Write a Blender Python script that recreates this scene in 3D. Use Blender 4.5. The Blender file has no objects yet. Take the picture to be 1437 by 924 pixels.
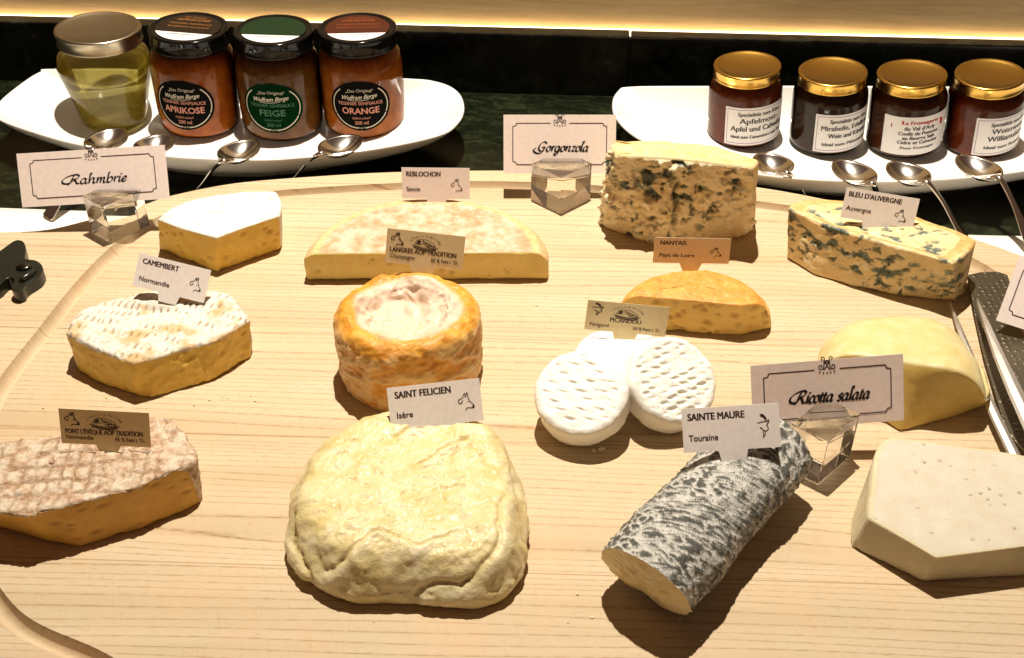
import bpy, bmesh, math, random
import numpy as np
from mathutils import Vector, Matrix
random.seed(4); RNG = np.random.default_rng(7)
R = math.radians
CM = 0.01                                   # all lengths below are written in centimetres
sc = bpy.context.scene
# ------------------------------------------------------------------ camera, world, lamp, exposure
CAM_H, PITCH, FPX = 40.0, R(37.3), 1600.0
cd = bpy.data.cameras.new("camera"); cam = bpy.data.objects.new("camera", cd)
sc.collection.objects.link(cam); sc.camera = cam
cam.location = (0, 0, CAM_H*CM); cam.rotation_euler = (R(90)-PITCH, 0, 0)
cd.sensor_width = 36; cd.lens = 36*FPX/1437; cd.clip_start = 0.01; cd.clip_end = 50
w = bpy.data.worlds.new("World"); sc.world = w; w.use_nodes = True
w.node_tree.nodes['Background'].inputs[0].default_value = (1.0, 0.56, 0.37, 1)
w.node_tree.nodes['Background'].inputs[1].default_value = 0.082
ld = bpy.data.lights.new("ceiling_spot", 'SPOT'); lo = bpy.data.objects.new("ceiling_spot", ld)
sc.collection.objects.link(lo)
lo.location = (0.0*CM, 82*CM, 150*CM); lo.rotation_euler = (R(1), 0, 0)
ld.energy = 192; ld.color = (1.0, 0.90, 0.75); ld.shadow_soft_size = 0.013; ld.spot_size = R(72); ld.spot_blend = 1.0
sc.view_settings.view_transform = 'Standard'; sc.view_settings.look = 'None'
sc.view_settings.exposure = 0; sc.view_settings.gamma = 1

# ------------------------------------------------------------------ small helpers
def at(px, py, z=0.0):
    """point on the level plane z seen at photo pixel px,py"""
    u = (px-718.5)/FPX; v = (py-462)/FPX
    d = (u, math.cos(PITCH)-v*math.sin(PITCH), -math.sin(PITCH)-v*math.cos(PITCH))
    t = (z-CAM_H)/d[2]
    return np.array((d[0]*t, d[1]*t, z))
def on_plane(px, py, P0, n):
    u = (px-718.5)/FPX; v = (py-462)/FPX
    d = np.array((u, math.cos(PITCH)-v*math.sin(PITCH), -math.sin(PITCH)-v*math.cos(PITCH)))
    o = np.array((0, 0, CAM_H)); t = np.dot(P0-o, n)/np.dot(d, n)
    return o+d*t
_perm = np.random.default_rng(11).permutation(256); _perm = np.concatenate([_perm, _perm, _perm])
_grad = np.random.default_rng(12).normal(size=(256, 3)); _grad /= np.linalg.norm(_grad, axis=1)[:, None]
def pn(P):
    P = np.asarray(P, float)+57.3; i = np.floor(P).astype(int); f = P-i; i &= 255
    u = f*f*f*(f*(f*6-15)+10); out = 0
    for dx in (0, 1):
        for dy in (0, 1):
            for dz in (0, 1):
                h = _perm[_perm[_perm[(i[:, 0]+dx) & 255]+((i[:, 1]+dy) & 255)]+((i[:, 2]+dz) & 255)]
                g = (_grad[h]*(f-np.array((dx, dy, dz)))).sum(1)
                w_ = (u[:, 0] if dx else 1-u[:, 0])*(u[:, 1] if dy else 1-u[:, 1])*(u[:, 2] if dz else 1-u[:, 2])
                out = out+g*w_
    return out*1.5
def fbm(P, s=1.0, octv=4, seed=0.0, gain=.5):
    P = np.asarray(P)*s+seed; a = 1; r = 0; t = 0
    for k in range(octv):
        r = r+a*pn(P); t += a; a *= gain; P = P*2.03+3.7
    return r/t
def ridged(P, s=1.0, octv=4, seed=0.0):
    P = np.asarray(P)*s+seed; a = 1; r = 0; t = 0
    for k in range(octv):
        r = r+a*(1-2.2*np.abs(pn(P))); t += a; a *= .5; P = P*2.1+1.7
    return r/t
def sst(a, b, x):
    t = np.clip((x-a)/(b-a), 0, 1); return t*t*(3-2*t)

def mk(name, V, F, mat, parent=None, smooth=True, org=(0, 0, 0), attrs=None, midx=None):
    V = (np.asarray(V, float)-np.asarray(org))*CM
    me = bpy.data.meshes.new(name); me.from_pydata(V.tolist(), [], [tuple(int(k) for k in f) for f in F])
    for m in (mat if isinstance(mat, (list, tuple)) else [mat]): me.materials.append(m)
    if midx is not None: me.polygons.foreach_set('material_index', list(midx))
    if smooth: me.polygons.foreach_set('use_smooth', [True]*len(me.polygons))
    for k, a in (attrs or {}).items():
        at_ = me.attributes.new(k, 'FLOAT', 'POINT'); at_.data.foreach_set('value', np.asarray(a, float).astype(np.float32))
    me.update(); me.validate()
    o = bpy.data.objects.new(name, me); sc.collection.objects.link(o)
    if parent is not None: o.parent = parent
    else: o.location = [c*CM for c in org]
    return o
def tag(o, label=None, cat=None, group=None, kind=None):
    if label: o['label'] = label
    if cat: o['category'] = cat
    if group: o['group'] = group
    if kind: o['kind'] = kind
    return o
def empty(name, loc, label, cat, group=None, rot=(0, 0, 0)):
    o = bpy.data.objects.new(name, None); sc.collection.objects.link(o); o.empty_display_size = .02
    o.location = [c*CM for c in loc]; o.rotation_euler = rot
    return tag(o, label, cat, group)
def bevel_mod(o, width, seg=2, ang=40):
    m = o.modifiers.new('bevel', 'BEVEL'); m.width = width*CM; m.segments = seg; m.limit_method = 'ANGLE'; m.angle_limit = R(ang)
def prism(poly, z0, z1):
    n = len(poly); V = [(p[0], p[1], z0) for p in poly]+[(p[0], p[1], z1) for p in poly]
    F = [tuple(reversed(range(n))), tuple(range(n, 2*n))]+[(i, (i+1) % n, n+(i+1) % n, n+i) for i in range(n)]
    return V, F
def ccw(poly):
    a = 0
    for i in range(len(poly)):
        p, q = poly[i-1], poly[i]; a += p[0]*q[1]-q[0]*p[1]
    return a > 0
def spline(pts, n, closed=True):
    pts = [np.asarray(p, float) for p in pts]; m = len(pts); out = []
    segs = m if closed else m-1
    for s in range(segs):
        g = lambda k: pts[k % m] if closed else pts[min(max(k, 0), m-1)]
        p0, p1, p2, p3 = g(s-1), g(s), g(s+1), g(s+2)
        for k in range(n):
            t = k/n
            out.append(.5*(2*p1+(p2-p0)*t+(2*p0-5*p1+4*p2-p3)*t*t+(3*p1-p0-3*p2+p3)*t**3))
    if not closed: out.append(pts[-1])
    return out
def resample(pts, N, closed=True):
    P = np.array(pts, float)
    if closed: P = np.vstack([P, P[:1]])
    d = np.concatenate([[0], np.cumsum(np.linalg.norm(np.diff(P, axis=0), axis=1))])
    t = np.linspace(0, d[-1], N, endpoint=not closed)
    return np.stack([np.interp(t, d, P[:, k]) for k in range(P.shape[1])], 1)
def tube(path, rad, n=10, flat=1.0):
    """closed tube along a path; rad a number or a list; flat squeezes it in z"""
    P = np.array(path, float); V = []; F = []; m = len(P)
    rad = [rad]*m if np.isscalar(rad) else rad
    for i in range(m):
        t = P[min(i+1, m-1)]-P[max(i-1, 0)]; t /= np.linalg.norm(t)
        a = np.cross(t, (0, 0, 1)); a = a/np.linalg.norm(a) if np.linalg.norm(a) > 1e-4 else np.array((1., 0, 0)); b = np.cross(a, t)
        for k in range(n):
            q = 2*math.pi*k/n; V.append(P[i]+rad[i]*(math.cos(q)*a+flat*math.sin(q)*b))
    for i in range(m-1):
        for k in range(n): F.append((i*n+k, i*n+(k+1) % n, (i+1)*n+(k+1) % n, (i+1)*n+k))
    F.append(tuple(reversed(range(n)))); F.append(tuple(range((m-1)*n, m*n)))
    return V, F
def lathe(prof, n=72, close=True):
    V = []; F = []; m = len(prof)
    for r, z in prof:
        for k in range(n):
            q = 2*math.pi*k/n; V.append((r*math.cos(q), r*math.sin(q), z))
    for i in range(m-1):
        for k in range(n): F.append((i*n+k, i*n+(k+1) % n, (i+1)*n+(k+1) % n, (i+1)*n+k))
    if close: F.append(tuple(reversed(range(n)))); F.append(tuple(range((m-1)*n, m*n)))
    return V, F
def merge(parts):
    V = []; F = []
    for v, f in parts:
        o = len(V); V += [tuple(p) for p in v]; F += [tuple(i+o for i in q) for q in f]
    return V, F

# ------------------------------------------------------------------ material helpers
class NT:
    def __init__(s, name, **kw):
        s.m = bpy.data.materials.new(name); s.m.use_nodes = True; s.t = s.m.node_tree; s.b = s.t.nodes['Principled BSDF']
        s.out = s.t.nodes['Material Output']; s.set(**kw)
    def set(s, **kw):
        for k, v in kw.items(): s.inp(s.b, k.replace('_', ' '), v)
        return s
    def inp(s, node, key, v):
        i = node.inputs[key]
        if isinstance(v, bpy.types.NodeSocket): s.t.links.new(v, i)
        else:
            if hasattr(i.default_value, '__len__') and hasattr(v, '__len__') and len(i.default_value) == 4 and len(v) == 3: v = (*v, 1)
            i.default_value = v
    def n(s, typ, ins=None, **attr):
        k = s.t.nodes.new(typ)
        for a, v in attr.items(): setattr(k, a, v)
        for a, v in (ins or {}).items(): s.inp(k, a, v)
        return k
    def co(s, scale=(1, 1, 1), rot=(0, 0, 0), loc=(0, 0, 0)):
        tc = s.n('ShaderNodeTexCoord')
        r0 = s.n('ShaderNodeMapping', {'Vector': tc.outputs['Object'], 'Rotation': rot})
        return s.n('ShaderNodeMapping', {'Vector': r0.outputs[0], 'Scale': tuple(100*c for c in scale), 'Location': loc}).outputs[0]
    def noise(s, vec, sc_=1, det=4, rough=.5, dist=0.0):
        return s.n('ShaderNodeTexNoise', {'Vector': vec, 'Scale': sc_, 'Detail': det, 'Roughness': rough, 'Distortion': dist}).outputs['Fac']
    def vor(s, vec, sc_=1, feature='F1', out='Distance', rnd=1.0):
        return s.n('ShaderNodeTexVoronoi', {'Vector': vec, 'Scale': sc_, 'Randomness': rnd}, feature=feature).outputs[out]
    def ramp(s, fac, stops, interp='LINEAR'):
        k = s.n('ShaderNodeValToRGB', {'Fac': fac}); e = k.color_ramp; e.interpolation = interp
        while len(e.elements) < len(stops): e.elements.new(.5)
        for el, (p, c) in zip(e.elements, stops):
            el.position = p; el.color = (c, c, c, 1) if np.isscalar(c) else (*c, 1)
        return k.outputs[0]
    def mix(s, f, a, b, blend='MIX'):
        k = s.n('ShaderNodeMix', data_type='RGBA', blend_type=blend)
        s.inp(k, 0, f); s.inp(k, 6, a); s.inp(k, 7, b); return k.outputs[2]
    def math(s, op, a, b=0.0):
        k = s.n('ShaderNodeMath', operation=op); s.inp(k, 0, a); s.inp(k, 1, b); return k.outputs[0]
    def attr(s, name): return s.n('ShaderNodeAttribute', attribute_name=name).outputs['Fac']
    def bump(s, h, strength=.5, dist=.05):
        s.set(Normal=s.n('ShaderNodeBump', {'Height': h, 'Strength': strength, 'Distance': dist*CM}).outputs[0]); return s
def simple(name, col, rough=.5, **kw): return NT(name, Base_Color=col, Roughness=rough, **kw).m
SSR = (1.0, 0.55, 0.25)
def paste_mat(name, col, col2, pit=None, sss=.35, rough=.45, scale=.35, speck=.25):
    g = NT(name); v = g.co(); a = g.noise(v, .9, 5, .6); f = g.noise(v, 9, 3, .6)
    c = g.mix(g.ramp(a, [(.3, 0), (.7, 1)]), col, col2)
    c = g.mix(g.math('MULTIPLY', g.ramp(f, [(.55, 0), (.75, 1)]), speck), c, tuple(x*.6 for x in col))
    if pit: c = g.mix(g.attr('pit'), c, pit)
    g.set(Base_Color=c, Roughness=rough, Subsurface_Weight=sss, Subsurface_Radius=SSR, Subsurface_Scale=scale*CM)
    h = g.math('ADD', g.math('MULTIPLY', f, .4), g.noise(v, 25, 2, .5))
    drag = g.noise(g.co((7, 7, .5)), 1.0, 3, .6); h = g.math('ADD', h, g.math('MULTIPLY', drag, .7)); return g.bump(h, .5, .06).m
# ------------------------------------------------------------------ setting: counter, upstand, wall, light strip, cloth, board
g = NT("green_marble"); v = g.co((1, 2.2, 1), (0, 0, R(8)))
a = g.noise(v, .35, 8, .65, 1.6); b_ = g.noise(v, 2.2, 6, .7, .8)
c = g.ramp(g.math('ADD', g.math('MULTIPLY', a, .6), g.math('MULTIPLY', b_, .4)), [(.38, (.002, .003, .002)), (.5, (.008, .011, .005)), (.58, (.020, .025, .010)), (.66, (.038, .040, .018)), (.8, (.08, .07, .035))])
g.set(Base_Color=c, Roughness=.22, Specular_IOR_Level=.35); MARBLE = g.m
g = NT("dark_upstand_marble"); v = g.co((1, 1, 1)); a = g.noise(v, .5, 8, .7, 1.2)
g.set(Base_Color=g.ramp(a, [(.45, (.002, .002, .002)), (.62, (.012, .014, .009)), (.8, (.05, .05, .035))]), Roughness=.12, Specular_IOR_Level=.5); UPMARB = g.m
g = NT("wall_veneer"); v = g.co((.08, 1, 1.6)); a = g.noise(v, 2.2, 6, .6); f = g.noise(g.co((.5, 3, 5)), 4, 3, .6)
c = g.ramp(a, [(.3, (.62, .44, .22)), (.6, (.74, .55, .29)), (.8, (.80, .62, .36))])
c = g.mix(g.math('MULTIPLY', g.ramp(f, [(.5, 0), (.8, 1)]), .35), c, (.5, .34, .15))
g.set(Base_Color=c, Roughness=.6); g.bump(f, .2, .05); WALLM = g.m
LED = NT("warm_led"); LED.set(Base_Color=(1, .8, .5), Emission_Color=(1, .80, .50), Emission_Strength=3.6); LED = LED.m
WHITE_CLOTH = NT("white_cloth"); v = WHITE_CLOTH.co()
WHITE_CLOTH.set(Base_Color=(.84, .80, .72), Roughness=.9); WHITE_CLOTH.bump(WHITE_CLOTH.noise(v, 6, 3), .3, .05); WHITE_CLOTH = WHITE_CLOTH.m

ZU = 2.35
U0 = at(0, 31, ZU); U1 = at(1437, 65, ZU); ud = (U1-U0)/np.linalg.norm(U1-U0); un = np.array((-ud[1], ud[0], 0))  # un points to the wall
def along(s, off, z): p = U0+ud*s+un*off; return (p[0], p[1], z)
Lw = np.linalg.norm(U1-U0)
V, F = prism([(-90, 5), (90, 5), tuple(along(Lw+40, 6, 0)[:2]), tuple(along(-40, 6, 0)[:2])], -5, -3)
tag(mk('counter', V, F, MARBLE, smooth=False), 'dark green marble counter under the board and plates', 'counter', kind='structure')
def slab(s0, s1, o0, o1, z0, z1):
    return prism([along(s0, o0, 0)[:2], along(s1, o0, 0)[:2], along(s1, o1, 0)[:2], along(s0, o1, 0)[:2]], z0, z1)
seam = float(np.dot(at(885, 54, ZU)-U0, ud))
e = empty('upstand', along(Lw/2, 0, -3), 'dark polished marble upstand running along the foot of the wall', 'upstand'); e['kind'] = 'structure'
o_ = along(Lw/2, 0, -3)
for s0, s1, f_ in ((-40, seam-.06, 0.0), (seam+.06, Lw+40, .12)):
    V, F = slab(s0, s1, f_, 1.5, -2.998, ZU-(0 if f_ == 0 else .06))
    s_ = mk('slab', V, F, UPMARB, e, smooth=False, org=o_); bevel_mod(s_, .12, 3)
V, F = slab(-45, Lw+45, 2.5, 4, -2.998, 45)
tag(mk('wall', V, F, WALLM, smooth=False), 'light wooden wall panel behind the counter', 'wall', kind='structure')
e = empty('light_strip', along(Lw/2, 2, ZU-1), 'thin glowing warm light strip between upstand and wall', 'light strip')
V, F = slab(-40, Lw+40, 1.95, 2.15, ZU-.70, ZU-.21); mk('diffuser', V, F, LED, e, smooth=False, org=along(Lw/2, 2, ZU-1))
V, F = slab(-40, Lw+40, 1.7, 2.47, ZU-1.0, ZU-.705); mk('channel', V, F, simple('strip_channel', (.5, .5, .5), .4, Metallic=1.0), e, smooth=False, org=along(Lw/2, 2, ZU-1))
# cloth
c0, c1 = at(-250, 286, -2.95), at(1700, 339, -2.95)
nx, ny = 120, 50; V = []; F = []
for j in range(ny+1):
    for i in range(nx+1):
        p = c0+(c1-c0)*i/nx; q = np.array((p[0], 22, 0)); r = p+(q-p)*j/ny
        V.append((r[0], r[1], -2.93+.03*math.sin(r[0]*.5+r[1]*.2)))
for j in range(ny):
    for i in range(nx): k = j*(nx+1)+i; F.append((k, k+nx+1, k+nx+2, k+1))
o = mk('tablecloth', V, F, WHITE_CLOTH); tag(o, 'white cloth spread flat on the counter under the wooden board', 'cloth')
m = o.modifiers.new('thick', 'SOLIDIFY'); m.thickness = .05*CM
# wooden board with a juice groove
g = NT("maple_board")
def ln(scale, sc_, det, rot=R(2.3), dist=0.0, loc=(0, 0, 0)): return g.noise(g.co((scale[0], scale[1], 0), (0, 0, rot), loc), sc_, det, .55, dist)
big = ln((.025, .45, 1), 1.0, 4, dist=.4); ring = ln((.012, 2.6, 1), 1.0, 3, dist=.25); por = ln((1.6, 7.5, 1), 1.0, 3); fine = ln((1.2, 6, 1), 2.2, 3)
c = g.ramp(big, [(.25, (.50, .39, .245)), (.5, (.58, .465, .31)), (.75, (.64, .525, .365))])
yy = g.n('ShaderNodeSeparateXYZ', {0: g.co((1, 1, 1), (0, 0, R(2.3)))}).outputs[1]
ph = g.math('FRACT', g.math('ADD', g.math('MULTIPLY', yy, 2.1), g.math('MULTIPLY', ln((.012, .22, 1), 1.0, 2), 9.0)))
ringm = g.math('MULTIPLY', g.ramp(ph, [(.30, 0), (.44, .22), (.50, 1), (.56, .2), (.66, 0)]), g.math('SUBTRACT', 1.0, g.math('MULTIPLY', g.attr('routed'), .85)))
c = g.mix(g.math('MULTIPLY', ringm, g.math('MULTIPLY', g.ramp(por, [(.36, .3), (.58, 1)]), .85)), c, (.27, .15, .05))
c = g.mix(g.math('MULTIPLY', g.ramp(por, [(.60, 0), (.72, 1)]), .32), c, (.36, .20, .065))
c = g.mix(g.math('MULTIPLY', g.ramp(fine, [(.5, 0), (.8, 1)]), .3), c, (.45, .29, .12))
blot = g.noise(g.co((1, 1, 1)), .22, 3, .6); c = g.mix(g.math('MULTIPLY', g.ramp(blot, [(.45, 0), (.7, 1)]), .35), c, (.66, .42, .24))
st = g.ramp(g.noise(g.co((1, 1, 1), loc=(3, 9, 0)), .9, 3, .6), [(.70, 0), (.78, 1)]); c = g.mix(g.math('MULTIPLY', st, .35), c, (.45, .26, .10))
cut = g.ramp(g.noise(g.co((5, .35, 1), (0, 0, R(-14))), 1.3, 2, .5), [(.62, 0), (.68, 1)])
c = g.mix(g.math('MULTIPLY', cut, .10), c, (.45, .28, .11))
jn = g.n('ShaderNodeSeparateXYZ', {0: g.co((1, 1, 1), (0, 0, R(2.3)))}).outputs[1]
jn = g.math('LESS_THAN', g.math('ABSOLUTE', g.math('SUBTRACT', g.math('FRACT', g.math('MULTIPLY', g.math('ADD', jn, 4.4), 1/8.6)), .5)), .004)
c = g.mix(g.math('MULTIPLY', jn, .55), c, (.30, .16, .05))
g.set(Base_Color=c, Roughness=.58, Specular_IOR_Level=.25)
g.bump(g.math('SUBTRACT', g.math('MULTIPLY', fine, .5), g.math('ADD', g.math('MULTIPLY', ringm, .2), cut)), .22, .03); WOOD = g.m
gc = np.array((1.0, 47.5))
gpts = [(-27.6, 45.7), (-26.9, 52.6), (-25.9, 58.5), (-24.4, 62.8), (-22, 65.5), (-19.2, 67.0), (-15.6, 67.9), (-7.8, 68.8), (-.9, 69.0), (6.9, 68.3), (17.3, 66.2), (23.5, 63.8), (28.9, 59.3), (31, 53), (31.2, 46), (29, 36), (23, 28.5), (10, 23.8), (-3, 24), (-13, 27.2), (-17.7, 29.7), (-22.3, 32.2), (-26, 37.5)]
opts = [(-46, 55), (-45, 61.5), (-38, 63.0), (-33.4, 63.0), (-30.6, 63.3), (-28.2, 64.5), (-25, 66.5), (-23.4, 67.7), (-19.3, 69.4), (-13.5, 70.4), (-8, 71.0), (-.9, 71.2), (7.1, 70.9), (13, 69.9), (19, 68.2), (25, 65.4), (30.1, 62.1), (34, 58.8), (40, 54), (44, 46), (43, 30), (34, 22), (15, 18.5), (-8, 18.5), (-28, 21), (-41, 28), (-46, 40)]
NB = 360; ang = np.linspace(-math.pi, math.pi, NB, endpoint=False)
def polar(pts):
    P = np.array(spline(pts, 12))-gc; t = np.arctan2(P[:, 1], P[:, 0]); r = np.hypot(P[:, 0], P[:, 1]); k = np.argsort(t)
    return np.interp(ang, t[k], r[k], period=2*math.pi)
rg, ro = polar(gpts), polar(opts); dirs = np.stack([np.cos(ang), np.sin(ang)], 1)
rows = []; routed = []
for fr in (.02, .35, .7): rows.append((rg*fr, 0))
gw = .52
for k in range(-6, 7):
    t = k/6; rows.append((rg+gw*t, -.72*(1-t*t)**.7 if abs(k) < 6 else 0))
for fr in (.25, .6): rows.append((rg+gw+(ro-.3-rg-gw)*fr, 0))
for r_, z_ in ((.3, 0), (.1, -.05), (0, -.2)): rows.append((ro-r_, z_))
rows.append((ro, -2.4)); rows.append((ro-.3, -2.9)); rows.append((ro*.3, -2.9))
V = []; F = []
for r_, z_ in rows:
    for k in range(NB): V.append((*(gc+dirs[k]*r_[k]), z_))
for i in range(len(rows)-1):
    for k in range(NB): F.append((i*NB+k, (i+1)*NB+k, (i+1)*NB+(k+1) % NB, i*NB+(k+1) % NB))
F.append(tuple(range(NB))); F.append(tuple(reversed(range((len(rows)-1)*NB, len(rows)*NB))))
routed = np.zeros((len(rows), NB)); routed[4:15] = 1
o = mk('cutting_board', V, F, WOOD, attrs={'routed': routed.ravel()}); tag(o, 'large pale wooden board with a carved groove that carries all the cheeses', 'cutting board')
m = o.modifiers.new('es', 'EDGE_SPLIT'); m.split_angle = R(40)
BOARD = o

# ------------------------------------------------------------------ plates
g = NT("white_porcelain", Base_Color=(.83, .82, .78), Roughness=.12, Coat_Weight=.3); PORC = g.m
def plate(name, px, label, zmin=-2.25):
    pts = [at(x, y, .55)[:2] for x, y in px]; ring = resample(spline(pts, 10), 220); c = ring.mean(0); rows = []
    ts = [0.03, .15, .3, .45, .55, .64, .72, .79, .85, .9, .94, .97, .99, 1.0]
    zf = lambda t: zmin+2.8*t**4.2
    for t in ts: rows.append((c+(ring-c)*t, zf(t)))
    rows.append((c+(ring-c)*1.006, .42)); rows.append((c+(ring-c)*1.0, .28))
    for t in (.95, .88, .8, .7, .6, .56): rows.append((c+(ring-c)*t, max(-2.75, zf(t)-.42)))
    rows.append((c+(ring-c)*.55, -2.998)); rows.append((c+(ring-c)*.1, -2.998))
    N = len(ring); V = []; F = []
    for q, z in rows: V += [(*p, z) for p in q]
    flip = ccw(ring)
    for i in range(len(rows)-1):
        for k in range(N):
            f = (i*N+k, (i+1)*N+k, (i+1)*N+(k+1) % N, i*N+(k+1) % N); F.append(f if flip else f[::-1])
    f = tuple(range(N)); F.append(f if flip else f[::-1]); f = tuple(range((len(rows)-1)*N, len(rows)*N)); F.append(f[::-1] if flip else f)
    return tag(mk(name, V, F, PORC, org=(c[0], c[1], -3)), label, 'plate', 'white serving plates')
for n_, px, lb in (('serving_plate', [(85, 97), (57, 101), (28, 119), (-2, 145), (-4, 164), (45, 184), (121, 204), (240, 219), (330, 223), (400, 222), (520, 209), (612, 190), (641, 172), (650, 150), (641, 128), (612, 115), (560, 110), (330, 100)], 'white porcelain plate carrying the honey jar and three mustard sauce jars'),
                   ('serving_plate', [(886, 122), (868, 128), (861, 143), (866, 165), (895, 192), (960, 222), (1050, 241), (1137, 251), (1250, 254), (1350, 249), (1437, 239), (1520, 222), (1570, 195), (1572, 160), (1545, 132), (1500, 124), (1200, 121), (1000, 121)], 'white porcelain plate carrying four gold lidded jam jars')):
    plate(n_, px, lb)
# ------------------------------------------------------------------ lettering
INK = simple('brown_ink', (.035, .012, .012), .6); BLACKINK = simple('black_ink', (.012, .008, .007), .6)
SEPIA = simple('sepia_ink', (.06, .032, .012), .6)
_tc = {}
def text(s, cap=.3, width=None, bold=0.0, shear=0.0, align='L'):
    """verts (2-D) and faces of a line of type, baseline at 0, cap height cap"""
    key = (s, bold, shear)
    if key not in _tc:
        cu = bpy.data.curves.new('t', 'FONT'); cu.body = s; cu.size = 1; cu.offset = bold; cu.resolution_u = 3; cu.shear = shear
        ob = bpy.data.objects.new('t', cu); sc.collection.objects.link(ob)
        dg = bpy.context.evaluated_depsgraph_get(); me = bpy.data.meshes.new_from_object(ob.evaluated_get(dg))
        V = np.array([v.co[:2] for v in me.vertices]); F = [tuple(p.vertices) for p in me.polygons]
        bpy.data.objects.remove(ob); bpy.data.curves.remove(cu); bpy.data.meshes.remove(me); _tc[key] = (V, F)
    V, F = _tc[key]; V = V/.729*cap
    V[:, 0] -= V[:, 0].min(); wd = V[:, 0].max()
    if width: V = V*np.array((width/wd, 1)); wd = width
    if align == 'C': V[:, 0] -= wd/2
    if align == 'R': V[:, 0] -= wd
    return V, F
class Print:
    def __init__(s): s.V = []; s.F = []; s.k = 0
    def add(s, V, F, off=(0, 0), rot=0.0):
        V = np.asarray(V, float); c_, s_ = math.cos(rot), math.sin(rot); o = len(s.V); s.k += 1; z = .0012*(s.k % 12)
        for x, y in V: s.V.append((off[0]+x*c_-y*s_, off[1]+x*s_+y*c_, z))
        s.F += [tuple(i+o for i in f) for f in F]
    def stroke(s, pts, wd=.03, smooth=4, nib=None, closed=False):
        P = np.array(spline(pts, smooth, closed) if smooth > 1 and len(pts) > 2 else pts, float)
        if closed: P = np.vstack([P, P[:1]])
        n = len(P); T = np.gradient(P, axis=0); T /= np.maximum(np.linalg.norm(T, axis=1), 1e-9)[:, None]
        Nn = np.stack([-T[:, 1], T[:, 0]], 1); h = np.full(n, wd/2)
        if nib:
            a = np.arctan2(T[:, 1], T[:, 0]); h = wd/2*(.28+.95*np.abs(np.sin(a-nib)))
        V = np.concatenate([P+Nn*h[:, None], P-Nn*h[:, None]])
        s.add(V, [(i, n+i, n+i+1, i+1) for i in range(n-1)])
    def dot(s, c, r, n=10): s.add([(c[0]+r*math.cos(2*math.pi*k/n), c[1]+r*math.sin(2*math.pi*k/n)) for k in range(n)], [tuple(range(n))])
    def txt(s, t, x, y, cap, **kw):
        bd = kw.pop('bold', .006)*cap*4.4; V, F = text(t, cap, **kw)
        for dx in (-bd, 0, bd): s.add(V, F, (x+dx, y))
        s.add(V, F, (x, y+bd*.5))
    def mesh(s, name, mat, parent, lift, flip=False):
        if not s.V: return
        return mk(name, [(x, y, z+lift) for x, y, z in s.V], s.F, mat, parent, smooth=False)
    def bend(s, name, mat, parent, rad, z0, ang0=-math.pi/2):
        V = [((rad+z*1.0)*math.cos(ang0+x/rad), (rad+z)*math.sin(ang0+x/rad), z0+y) for x, y, z in s.V]
        return mk(name, V, s.F, mat, parent, smooth=False)
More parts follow.
